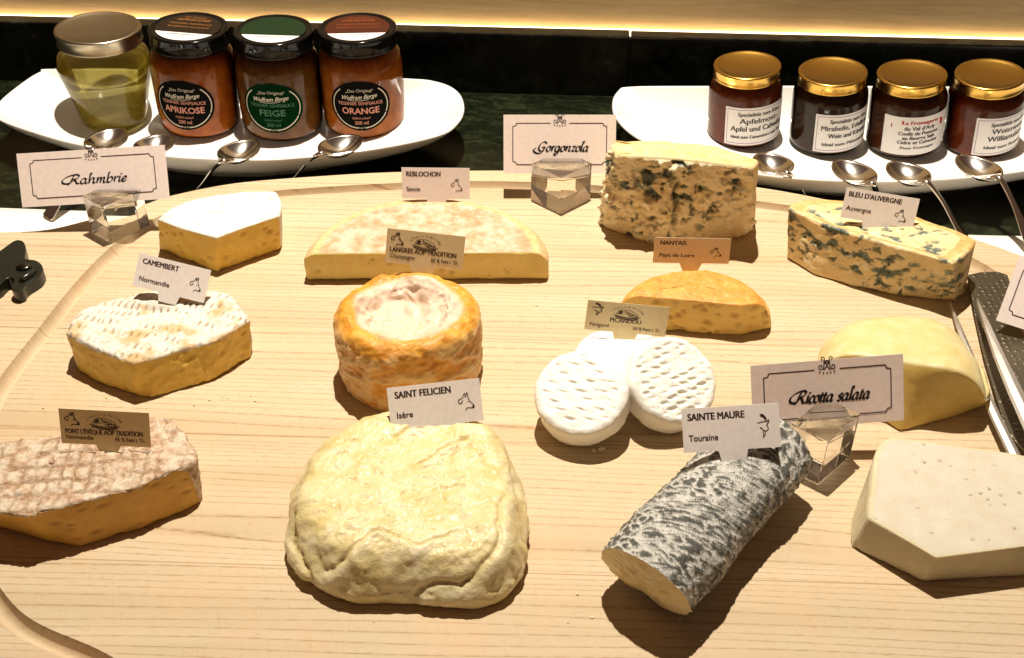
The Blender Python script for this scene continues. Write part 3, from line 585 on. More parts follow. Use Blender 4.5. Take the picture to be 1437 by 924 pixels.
xs = (q[:, 0]-at(942, 335, 0)[0]).reshape(sh); crack = np.exp(-((xs+.15+.45*pn(np.stack([0*q[:, 2], q[:, 2]*.9, 0*q[:, 2]], 1)).reshape(sh)+.3*fl_noise(P, 1.4, 3, 61))/(.15+.22*np.maximum(0, fl_noise(P, .7, 2, 71))))**2)*cm*sst(5.4, 4.6, P[..., 2])*sst(-.3, .1, fl_noise(P, .8, 2, 81)); ve = ve*sst(-.12, .16, fbm(q, .33, 3, 52).reshape(sh)+.22*np.exp(-((P[..., 2]-4.2)/.9)**2)*(xs < .5)); ve = np.maximum(ve*np.maximum(cm, .10*isT), crack*.8)
crumb = sst(.12, .4, fl_noise(P, 1.25, 4, 41))*cm
P = keep_up(push(P, .14*fl_noise(P, .45, 3)-cm*(.34*ve*sst(-.2, .3, fl_noise(P, 1.3, 3, 3)))+cm*(.30*crumb+.24*fl_noise(P, 1.0, 4, 9)+.10*rd_noise(P, 2.0, 4))-.18*crack+.02*fl_noise(P, 3, 3)))
r_ = cheese_root(ctr, 'tall blue veined block with crumbly front beside the Gorgonzola card')
nS = sum(i == 's' for i in info)
emit(r_, P, lambda i, k: 'paste' if (i < nS+2 and fl[k] > .5) else 'rind', {'rind': RIND_G, 'paste': BLUE_G}, {'vein': ve, 'crumb': crumb}, org=(ctr[0], ctr[1], 0), capbot='rind', captop='rind')
P, info, fl, ctr = body([(1104, 292), (1112, 282), (1150, 278), (1200, 281), (1250, 292), (1300, 308), (1345, 323), (1374, 336), (1362, 352), (1338, 370), (1300, 358), (1255, 346), (1200, 330), (1150, 313)], 3.5, {8, 9, 10, 11, 12, 13}, N=340, nz=54, nt=60, rt_rind=.25, rt_cut=.16, rb=.2,
    bot=[(1103, 362), (1110, 345), (1150, 338), (1200, 340), (1250, 348), (1300, 362), (1335, 378), (1352, 392), (1355, 412), (1340, 424), (1300, 421), (1250, 415), (1195, 402), (1140, 386)])
isS, isT, cm = masks(info, fl); q = P.reshape(-1, 3); sh = P.shape[:2]; wq = q+.3*np.stack([fbm(q, .8, 3, 4), fbm(q, .8, 3, 14), fbm(q, .8, 3, 24)], 1)
nS = sum(i == 's' for i in info); ce = np.maximum(cm, isT*sst(.10, .22, np.array([max(0, (i-nS-7)/60) for i in range(sh[0])]))[:, None]); front = ((np.array(info) == 'r')[:, None]*(fl > .5)[None, :]); ce = np.maximum(ce, front)
ve = ((sst(.02, .24, fbm(wq*np.array((1, 1, 1.9)), .95, 5, 6))*1.0+sst(.20, .33, fbm(wq, 2.2, 3, 26))).clip(0, 1).reshape(sh))*ce*sst(-.14, .12, fbm(q, .45, 3, 52).reshape(sh)+.18*np.exp(-((P[..., 2]-2.0)/.8)**2)); ve = np.where(isT > 0, sst(.14, .26, fbm(wq*np.array((.7, 1.1, 1)), 1.7, 3, 36)).reshape(sh)*ce, ve); crumb = sst(.15, .4, fl_noise(P, 1.4, 4, 41))*ce*.6
P = keep_up(push(P, .10*fl_noise(P, .5, 3)-cm*.14*ve*sst(-.1, .3, fl_noise(P, 1.6, 3, 3))-isT*.08*ve+cm*(.08*fl_noise(P, 1.3, 4, 9))+.02*fl_noise(P, 3, 3)))
r_ = cheese_root(ctr, "low blue veined wedge with tan rind under the BLEU D'AUVERGNE card")
emit(r_, P, lambda i, k: 'paste' if (fl[k] > .5 and i < nS+7) or i > nS+7+6 else 'rind', {'rind': RIND_A, 'paste': BLUE_A}, {'vein': ve, 'crumb': crumb}, org=(ctr[0], ctr[1], 0), capbot='rind', captop='paste')
# --- pont l'eveque
g = NT('crosshatched_rind'); v = g.co(); a = g.noise(v, 1.6, 5, .7); b_ = g.noise(v, 6, 4, .7); c = g.ramp(a, [(.3, (.34, .17, .09)), (.43, (.58, .38, .24)), (.55, (.76, .62, .46)), (.75, (.82, .74, .60))])
c = g.mix(g.math('MULTIPLY', g.attr('ridge'), .85), c, (.33, .18, .08)); c = g.mix(g.math('MULTIPLY', g.ramp(b_, [(.5, 0), (.7, 1)]), .5), c, (.86, .80, .68)); g.set(Base_Color=c, Roughness=.7); g.bump(g.math('ADD', b_, g.noise(v, 15, 4, .7)), .9, .08); PONR = g.m
P, info, fl, ctr = body([(-130, 660), (-60, 630), (0, 619), (86, 609), (205, 586), (240, 583), (258, 606), (279, 645), (262, 656), (241, 660), (189, 684), (95, 709), (35, 724), (-40, 712)], 2.55, {8, 9, 10, 11, 12, 13}, N=380, rt_rind=.28, rt_cut=.1, nz=26, nt=70,
    bot=[(-135, 715), (-60, 690), (0, 672), (86, 660), (205, 640), (245, 640), (270, 665), (284, 696), (280, 706), (268, 713), (200, 743), (112, 768), (70, 762), (-40, 730)])
isS, isT, cm = masks(info, fl); q = P.reshape(-1, 3); sh = P.shape[:2]; th = R(7); wp = .30*fbm(q, .9, 4, 3); u_ = q[:, 0]*math.cos(th)+q[:, 1]*math.sin(th)+wp; w_ = -q[:, 0]*math.sin(th)+q[:, 1]*math.cos(th)+wp
grid = np.maximum(np.clip(np.cos(u_*2*math.pi/.62)*2.0-1.0, 0, 1)*.9, np.clip(np.cos(w_*2*math.pi/.95)*2-1.1, 0, 1)); grid = (grid*sst(-.35, .1, fbm(q, .8, 3, 9))).reshape(sh)*(1-cm)
pa, pd = pits(P, 44, .22, .10, cm > .5, 31, .35)
P = keep_up(push(P, .08*fl_noise(P, .5, 3)-.09*grid+(1-cm)*(.16*fl_noise(P, 1.5, 4, 4)+.09*rd_noise(P, 1.7, 4))-pd+cm*.05*fl_noise(P, .7, 3, 5)))
r_ = cheese_root(ctr, 'brown crosshatched rind slab with amber holed face at the lower left corner')
nS = sum(i == 's' for i in info); wob = fl_noise(P, 2.0, 3, 9)[0]*4
emit(r_, P, lambda i, k: 'rind' if i >= nS-1.5+wob[k] or fl[k] < .5 else 'paste', {'rind': PONR, 'paste': PASTE['pont']}, {'pit': pa*.5, 'ridge': grid}, org=(ctr[0], ctr[1], 0), capbot='paste', captop='rind')
# --- saint felicien
g = NT('creamy_wrinkled_rind'); v = g.co(); a = g.noise(v, .7, 5, .65); b_ = g.noise(v, 5, 4, .65); c = g.ramp(a, [(.3, (.62, .47, .17)), (.5, (.72, .60, .30)), (.7, (.78, .69, .44))]); c = g.mix(g.math('MULTIPLY', g.attr('crest'), .6), c, (.82, .76, .60)); c = g.mix(g.math('MULTIPLY', g.attr('fold_shade'), .4), c, (.54, .40, .14))  # folds and skin creases get a darker tone, shading painted into the colour
c = g.mix(g.math('MULTIPLY', g.ramp(g.noise(v, 1.4, 3), [(.55, 0), (.7, 1)]), .35), c, (.80, .64, .46))
g.set(Base_Color=c, Roughness=.38, Specular_IOR_Level=.5, Subsurface_Weight=.15, Subsurface_Radius=SSR, Subsurface_Scale=.25*CM, Coat_Weight=.18, Coat_Roughness=.25); g.bump(g.math('ADD', b_, g.noise(v, 10, 4, .7)), .5, .05); FELR = g.m
sil = [(403, 735), (407, 693), (426, 660), (452, 634), (484, 612), (515, 599), (548, 592), (615, 593), (668, 603), (700, 622), (721, 652), (733, 688), (738, 735), (735, 775), (733, 802), (708, 829), (668, 842), (620, 837), (560, 834), (500, 834), (455, 821), (424, 795), (409, 765)]
P, info, fl, ctr = body([(x, y) for x, y in sil], .9, set(), N=420, nz=14, nr=4, nt=96, rt_rind=.1, rb=.4)
sh = P.shape[:2]; tt = np.array([0 if i != 't' else 1 for i in info]).cumsum()/96*.985
for i in range(sh[0]):
    if info[i] == 't': P[i, :, 2] = .9+1.6*(1-(1-np.clip(tt[i]/.22, 0, 1))**2.1)
for _ in range(30): P[3:-1] = .5*P[3:-1]+.125*(np.roll(P, 1, 1)[3:-1]+np.roll(P, -1, 1)[3:-1]+P[2:-2]+P[4:])
q = P.reshape(-1, 3); w1 = np.stack([fbm(q, .28, 3, 4), fbm(q, .28, 3, 14), fbm(q, .28, 3, 24)], 1)
th = R(28); Q = q+1.7*w1; A = np.stack([Q[:, 0]*math.cos(th)+Q[:, 1]*math.sin(th), -Q[:, 0]*math.sin(th)+Q[:, 1]*math.cos(th), Q[:, 2]], 1)
rd1 = ridged(A*np.array((.42, 1.15, .8)), .42, 3, 3).reshape(sh); rd2 = ridged(A*np.array((.5, 1.2, .9)), 1.15, 4, 13).reshape(sh); sidew = sst(.30, .08, np.broadcast_to(tt[:, None], sh))
# long creases in the skin: (points, depth, width), the skin swells on the near side of each
def zs(x, y): return at(400+x/3.08, 560+y/3.08, 2.45)[:2]
CR = [([(105, 650), (220, 680), (320, 630), (400, 588), (480, 606), (560, 636), (640, 618), (720, 590), (820, 570)], .8), ([(400, 735), (500, 748), (580, 735), (660, 722), (760, 735), (860, 690), (912, 610), (930, 470), (960, 385)], .8), ([(470, 190), (540, 140), (620, 138)], .8), ([(560, 310), (640, 262), (700, 225), (830, 170)], .7), ([(60, 420), (42, 520), (85, 630), (140, 700), (230, 745), (330, 762)], .8), ([(960, 250), (1000, 330), (1020, 400)], .7), ([(180, 300), (260, 215), (330, 180)], .5), ([(150, 640), (190, 600), (320, 520), (430, 470)], .35)]
crease = np.zeros(sh); swell = np.zeros(sh); wob = np.stack([fbm(q, 1.3, 3, 91), fbm(q, 1.3, 3, 95)], 1)*.22
for pts, dp in CR:
    C_ = resample(spline([zs(*p) for p in pts], 8, False), 120, False); T_ = np.gradient(C_, axis=0); T_ /= np.linalg.norm(T_, axis=1)[:, None]
    best = np.full(len(q), 1e9); sgn = np.zeros(len(q)); along_ = np.zeros(len(q))
    for k in range(len(C_)):
        dv = q[:, :2]+wob-C_[k]; d_ = np.hypot(dv[:, 0], dv[:, 1]); m_ = d_ < best; best[m_] = d_[m_]; sgn[m_] = np.sign(T_[k, 0]*dv[m_, 1]-T_[k, 1]*dv[m_, 0]); along_[m_] = k/119
    fade = (dp*np.clip(np.minimum(along_, 1-along_)*7, .15, 1)).reshape(sh); best = best.reshape(sh); sgn = sgn.reshape(sh)
    crease = np.maximum(crease, fade*np.exp(-(best/.085)**2)); swell = np.maximum(swell, fade*np.exp(-((best-.26)/.24)**2)*(sgn < 0)); swell = np.maximum(swell, .35*fade*np.exp(-((best-.22)/.2)**2))
lowA = np.exp(-((P[..., 1]-at(570, 748, 3)[1]-.5*np.sin(P[..., 0]*.8))/1.6)**2)
amp = np.clip(.20-.12*sidew+.12*lowA, 0, 1)
d = .34*fl_noise(P, .32, 3, 2)+amp*(.26*np.maximum(rd1, -.5)+.14*rd2)+.05*fl_noise(P, 2.2, 4)+.035*rd_noise(P, 1.7, 3, 8)-.17*crease+.14*swell+.07*rd_noise(P*np.array((.6, 1.2, 1)), .9, 3, 33)+.065*ridged((A*np.array((.45, 1.3, .8))), 1.9, 4, 43).reshape(sh)*(1-.75*sidew)+.22*sidew*fl_noise(P, .55, 2, 71)+.03*rd_noise(P, 2.4, 3, 5)
rf = ridged((A*np.array((.45, 1.3, .8))), 1.9, 4, 43).reshape(sh); fold_shade = np.maximum(np.maximum(sst(-.05, -.45, rd1)*amp, crease), (.45*sst(-.15, -.5, rf))*(1-.8*sidew)); crest = np.maximum(sst(.4, .75, rd1)*amp, swell*.6)
lowm = np.clip(P[..., 2]/.6, 0, 1); P = keep_up(push(P, d*lowm))
r_ = cheese_root(ctr, 'large round creamy cheese with glossy wrinkled skin at the front under the SAINT FELICIEN card')
emit(r_, P, lambda i, k: 'rind', {'rind': FELR}, {'fold_shade': fold_shade, 'crest': crest}, org=(ctr[0], ctr[1], 0), capbot='rind', captop='rind')
# --- picandou rounds
g = NT('fresh_goat_white'); v = g.co(); b_ = g.noise(v, 7, 4, .65); c = g.mix(g.math('MULTIPLY', g.ramp(b_, [(.5, 0), (.72, 1)]), .3), (.90, .88, .82), (.80, .74, .58)); c = g.mix(g.math('MULTIPLY', g.attr('dent'), .35), c, (.72, .64, .46))
g.set(Base_Color=c, Roughness=.6, Subsurface_Weight=.3, Subsurface_Radius=(1, .8, .5), Subsurface_Scale=.2*CM); g.bump(g.math('ADD', b_, g.noise(v, 16, 3)), .4, .05); GOATM = g.m
def goat_round(face_px, z, elev, az, label, pat, ra=2.38, hh=1.75, seed=0):
    N = 260; an = np.linspace(0, 2*math.pi, N, endpoint=False); prof = []
    rr = .34
    for k in range(8): a = math.pi/2*k/7; prof.append((ra-rr*(1-math.sin(a)), -hh/2+rr*(1-math.cos(a))))
    for z_ in np.linspace(-hh/2+rr, hh/2-rr, 12)[1:-1]: prof.append((ra, z_))
    for k in range(9): a = math.pi/2*k/8; prof.append((ra-rr*(1-math.cos(a)), hh/2-rr+rr*math.sin(a)))
    for r0 in np.linspace(ra-rr, .03, 62)[1:]: prof.append((r0, hh/2))
    P = np.stack([np.stack([r0*np.cos(an), r0*np.sin(an), np.full(N, q)], 1) for r0, q in prof]); top = (P[..., 2] > hh/2-.02); x, y = P[..., 0], P[..., 1]
    dent = np.zeros(P.shape[:2])
    if pat:
        lenx, leny, dx, dy, ro = pat; th_ = R(ro)
        wx, wy = .16*fl_noise(P, .9, 2, seed+40), .13*fl_noise(P, .9, 2, seed+60)
        X = (x+wx)*math.cos(th_)+(y+wy)*math.sin(th_); Y = -(x+wx)*math.sin(th_)+(y+wy)*math.cos(th_); j = np.round(Y/dy); Xs = X+.5*dx*(j % 2); fx = Xs-np.round(Xs/dx)*dx; fy = Y-j*dy
        dent = np.exp(-((fx/lenx)**2+((fy+.25*fx)/leny)**2)**1.3)*top*sst(ra-.2, ra-.6, np.hypot(x, y))*sst(-.35, .25, fl_noise(P, 1.1, 3, seed+2))
    P = push(P, .16*fl_noise(P, .45, 3, seed)+.05*fl_noise(P, 1.8, 4, seed+5)+.03*rd_noise(P, 1.5, 3, seed)*top-.13*dent)
    n = np.array((math.cos(elev)*math.cos(az), math.cos(elev)*math.sin(az), math.sin(elev)))
    c = at(*face_px, z)-n*hh/2; X = np.cross((0, 1, .01), n); X /= np.linalg.norm(X); Y = np.cross(n, X)
    r_ = empty('goat_round', (0, 0, 0), label, 'cheese', 'white goat cheese rounds')
    r_.matrix_world = Matrix(((X[0], Y[0], n[0], c[0]*CM), (X[1], Y[1], n[1], c[1]*CM), (X[2], Y[2], n[2], c[2]*CM), (0, 0, 0, 1)))
    P2 = P@np.stack([X, Y, n])+c; low = P2[..., 2].min()
    if low < .02: r_.location.z += (.02-low)*CM
    top_i = 8+10+9
    emit(r_, P, lambda i, k: 'face' if i >= top_i-1 else 'side', {'face': GOATM, 'side': GOATM}, {'dent': dent}, capbot='side', captop='face')
goat_round((872, 497), 1.8, R(90), 0, 'white goat round lying flat behind the two leaning ones', None, 2.45, 1.75, 3)
goat_round((815, 549), 2.75, R(63), R(-112), 'white goat round leaning at the left with short horizontal dents', (.28, .07, .95, .5, -8), 2.38, 1.75, 11)
goat_round((946, 532), 2.75, R(55), R(-62), 'white goat round leaning at the right with a woven pattern', (.3, .09, .62, .44, 38), 2.42, 1.7, 23)
# --- sainte maure log
g = NT('ash_rind'); v = g.co(); b_ = g.noise(v, 6, 5, .7); c = g.mix(g.attr('white'), g.ramp(b_, [(.3, (.045, .045, .038)), (.7, (.15, .15, .125))]), g.ramp(b_, [(.3, (.50, .48, .43)), (.7, (.76, .74, .69))]))
g.set(Base_Color=c, Roughness=.5); g.bump(g.math('ADD', b_, g.noise(v, 15, 3)), .9, .08); ASH = g.m
S0 = (at(821, 812, 2.0)+at(967, 853, 2.0))[:2]/2; ax_ = np.array((6.1, 7.6)); ax_ /= np.linalg.norm(ax_); pe = np.array((ax_[1], -ax_[0])); Lg = 11.6; N = 260; rows = []; ra = 2.2
for s in np.linspace(0, 1, 190):
    e_ = sst(.985, 1.02, s); rr = ra*(1+.03*math.sin(s*9))*(1-.5*e_); an = np.linspace(0, 2*math.pi, N, endpoint=False)
    zz = np.sin(an); z = .93*rr*(1+zz*np.where(zz < 0, .86, 1.0)) - .28*rr*0; xy = S0+ax_*(s*Lg)+pe*0
    rows.append(np.column_stack([xy[0]+pe[0]*rr*np.cos(an)*1.06, xy[1]+pe[1]*rr*np.cos(an)*1.06, np.maximum(z, .02)]))
P = np.array(rows); sh = P.shape[:2]
al = np.broadcast_to((np.linspace(0, 1, 190)*Lg)[:, None], sh); ph = np.broadcast_to((np.linspace(0, 2*math.pi, N, endpoint=False)*ra)[None, :], sh); cs = np.stack([al, ra*np.cos(ph/ra), ra*np.sin(ph/ra)], -1).reshape(-1, 3)
wpc = .5*np.stack([fbm(cs, .6, 3, 5), fbm(cs, .6, 3, 15), fbm(cs, .6, 3, 25)], 1)
r1 = ridged((cs+.7*wpc)*np.array((1.35, .9, .9)), 1.9, 4, 3).reshape(sh); hel = cs.copy(); hel[:, 0] += .55*ph.reshape(-1); r2 = ridged((hel+.30*wpc)*np.array((3.0, .5, .5)), 1.9, 3, 30).reshape(sh); big_ = fbm(cs, .35, 3, 50).reshape(sh)
combed = sst(-.12, .1, big_); tex = r1*(1-.6*combed)+r2*.6*combed; tex = tex+.30*fbm(cs, 1.6, 4, 77).reshape(sh); m0, m1 = np.percentile(tex, 24), np.percentile(tex, 74); white = sst(m0, m1, tex)
P = push(P, .13*r1*(1-.6*combed)+.08*r2*combed+.16*fbm(cs, .5, 3, 9).reshape(sh)); across = ((P[..., :2]-S0)@pe); along_ = ((P[..., :2]-S0)@ax_); notch = np.exp(-((across+.25)/.62)**2)*np.exp(-(along_/1.6)**2)*(P[..., 2] < 1.0); P[..., 2] = np.maximum(P[..., 2], .012)+notch*.75*(1-P[..., 2]/1.4).clip(0, 1)
back = ((1-P[..., 2]/4.3).clip(0, 1)*1.3*np.exp(-(np.clip(along_, 0, 9)/3.0)**2))[..., None]*ax_; P[..., :2] += back
r_ = cheese_root(S0+ax_*Lg/2, 'grey ash coated log with a cream cut end lying diagonally under the SAINTE MAURE card')
org = (*(S0+ax_*Lg/2), 0)
emit(r_, P, lambda i, k: 'rind', {'rind': ASH}, {'white': white}, org=org, captop='rind')
F0 = P[0]; c0_ = F0.mean(0); rows = [F0+np.array((*(-ax_*.0), 0))]
for t in np.linspace(0, .97, 40)[1:]: rows.append(F0+(c0_-F0)*t)
Q = np.array(rows); rr_ = np.linalg.norm(Q-c0_, axis=2); dn = np.exp(-(((Q-np.array((*(S0+pe*.05), .55)))@np.array((*pe, 0)))/.75)**2-((Q[..., 2]-.35)/.75)**2)
bul = np.sin(np.clip(np.linspace(0, 1, 40)*math.pi*.5, 0, 2))[:, None]*(.12+.30*fl_noise(Q, .9, 4)+.14*rd_noise(Q, 1.6, 3))
Q[1:, :, :2] += (-ax_)*(bul[1:, :, None]) + ax_*(1.1*dn[1:, :, None]*bul[1:, :, None]*3)
g = NT('chalky_paste'); v = g.co(); c = g.ramp(g.noise(v, 1.5, 4), [(.35, (.78, .60, .28)), (.65, (.84, .72, .46))]); g.set(Base_Color=c, Roughness=.55, Subsurface_Weight=.3, Subsurface_Radius=SSR, Subsurface_Scale=.3*CM); g.bump(g.noise(v, 9, 4, .6), .5, .06)
Vf = Q.reshape(-1, 3); Ff = [(i*N+k, (i+1)*N+k, (i+1)*N+(k+1) % N, i*N+(k+1) % N) for i in range(39) for k in range(N)]+[tuple(39*N+k for k in range(N))]
mk('cut_end', Vf, Ff, g.m, r_, True, org)
# --- ricotta salata block
P, info, fl, ctr = body([(1216, 725), (1222, 680), (1226, 640), (1233, 620), (1248, 612), (1340, 624), (1437, 638), (1560, 660), (1600, 700), (1580, 752), (1437, 767), (1314, 783)], 2.0, {8, 9, 10, 11}, N=340, rt_rind=.16, rt_cut=.05, nz=22, nt=46, round_=1,
    bot=[(1193, 768), (1194, 735), (1207, 695), (1222, 665), (1240, 650), (1340, 660), (1437, 675), (1560, 700), (1610, 740), (1590, 795), (1437, 810), (1294, 818)])
isS, isT, cm = masks(info, fl); pa, pd = pits(P, 26, .07, .06, (isT*np.ones(P.shape[:2])) > .5, 51, 1.0)
ragg = cm*sst(.5, .1, P[..., 2]); P = keep_up(push(P, .05*fl_noise(P, .5, 3)+.012*fl_noise(P, 3, 4)-pd-.10*ragg*np.abs(fl_noise(P, 2.6, 3, 3))))
r_ = cheese_root(ctr, 'pale off white firm block with pitted top at the right edge')
emit(r_, P, lambda i, k: 'top' if info[i] == 't' else ('paste' if fl[k] > .5 else 'rind'), {'paste': PASTE['ric'], 'rind': PASTE['ric'], 'top': paste_mat('ricotta_top', (.66, .61, .51), (.60, .53, .41), (.22, .15, .08), speck=.35, rough=.8, sss=.1)}, {'pit': pa*.9}, org=(ctr[0], ctr[1], 0), capbot='paste', captop='top')
# --- yellow cheese wedge behind the ricotta card
P, info, fl, ctr = body([(1146, 505), (1153, 470), (1190, 446), (1248, 438), (1310, 443), (1352, 464), (1384, 505), (1392, 545), (1330, 540), (1270, 532), (1215, 522)], 2.6, {7, 8, 9, 10}, N=300, rt_rind=.3, rt_cut=.25, nr=8, rb=.3, nt=60, arch=(1.3, 3.6, 2.6),
    bot=[(1150, 532), (1160, 510), (1200, 494), (1250, 488), (1310, 494), (1355, 515), (1384, 545), (1390, 570), (1330, 592), (1262, 608), (1205, 570)])
isS, isT, cm = masks(info, fl); P[len(info)-61:, :, 2] += 0
for _ in range(14): P[3:-1] = .5*P[3:-1]+.125*(np.roll(P, 1, 1)[3:-1]+np.roll(P, -1, 1)[3:-1]+P[2:-2]+P[4:])
P = keep_up(push(P, .12*fl_noise(P, .35, 3)+.02*fl_noise(P, 2, 3)))
r_ = cheese_root(ctr, 'smooth yellow wedge with rounded rind behind the Ricotta salata card')
g = NT('yellow_rind'); v = g.co(); c = g.mix(g.ramp(g.noise(v, 1.1, 4), [(.4, 0), (.65, 1)]), (.68, .55, .24), (.72, .61, .33)); g.set(Base_Color=c, Roughness=.42, Subsurface_Weight=.25, Subsurface_Radius=SSR, Subsurface_Scale=.3*CM); g.bump(g.noise(v, 10, 4), .25, .04)
nS = sum(i == 's' for i in info)
emit(r_, P, lambda i, k: 'paste' if (i < nS+3 and fl[k] > .5) else 'rind', {'rind': g.m, 'paste': PASTE['yel']}, {'pit': np.zeros(P.shape[:2])}, org=(ctr[0], ctr[1], 0), capbot='rind', captop='rind')
# ------------------------------------------------------------------ jars
def thin_glass(name, tint=(1, 1, 1), refl=.9):
    g = NT(name); g.t.nodes.remove(g.b)
    t_ = g.n('ShaderNodeBsdfTransparent', {'Color': tint}); gl = g.n('ShaderNodeBsdfGlossy', {'Color': (refl, refl, refl, 1), 'Roughness': .03})
    fr = g.n('ShaderNodeFresnel', {'IOR': 1.36}); mx = g.n('ShaderNodeMixShader', {0: fr.outputs[0]})
    g.t.links.new(t_.outputs[0], mx.inputs[1]); g.t.links.new(gl.outputs[0], mx.inputs[2]); g.t.links.new(mx.outputs[0], g.out.inputs['Surface']); return g.m
GLASS = thin_glass('jar_glass', (.97, .97, .94))
def jam_mat(name, c1, c2, sss=.6, trans=0.0, rough=.25):
    g = NT(name); v = g.co(); a = g.noise(v, 1.2, 4, .6); g.set(Base_Color=g.mix(g.ramp(a, [(.35, 0), (.65, 1)]), c1, c2), Roughness=rough, Specular_IOR_Level=.1, Subsurface_Weight=sss, Subsurface_Radius=(1, .45, .15), Subsurface_Scale=1.0*CM, Transmission_Weight=trans); return g.m
BLACKLID = simple('black_lacquer', (.004, .004, .004), .12, Specular_IOR_Level=.3); WHITEP = simple('white_label', (.82, .78, .76), .45)
GOLD = simple('gold_lacquer', (.66, .40, .09), .25, Metallic=1.0); BRASSLID = simple('pale_gold_lid', (.56, .50, .38), .28, Metallic=1.0)
LBLK = simple('black_label', (.008, .008, .007), 1.0, Specular_IOR_Level=0.0); LGRN = simple('dark_green_label', (.003, .022, .006), 1.0, Specular_IOR_Level=0.0); SILV = simple('silver_print', (.62, .55, .42), .4); SALM = simple('salmon_print', (.62, .24, .15), .4); GRNP = simple('green_print', (.01, .11, .03), .4)
REDP = simple('red_print', (.42, .02, .02), .5); LILAC = simple('lilac_print', (.36, .26, .45), .5); BLK = simple('black_print', (.02, .015, .015), .5)
def lid_mesh(rad, h, rings):
    prof = [(rad-.12, 0), (rad-.02, .02), (rad, .09), (rad-.03, .16), (rad-.03, h-.22), (rad, h-.15), (rad-.02, h-.04), (rad-.12, h), (rad-.3, h), (rad-.36, h-.05)]+([(rad-.75, h-.05), (rad-.82, h-.08)] if rings else [])+[(.02, h-.05 if not rings else h-.08)]
    return lathe(prof, 80)
def disc_part(rad, y0, y1, z, n=60):
    """slice of a disc between two chords"""
    a0, a1 = math.asin(max(-1, min(1, y0/rad))), math.asin(max(-1, min(1, y1/rad)))
    pts = [(rad*math.cos(t), rad*math.sin(t)) for t in np.linspace(a0, a1, n)]; pts += [(-x, y) for x, y in reversed(pts)]
    return [(x, y, z) for x, y in pts], [tuple(range(len(pts)))]
def jar_root(px, z, label, group, lean=0.0, name='jam_jar', turn=0.0):
    b = at(*px, z); return empty(name, b, label, 'jar', group, (0, R(lean), R(turn)))
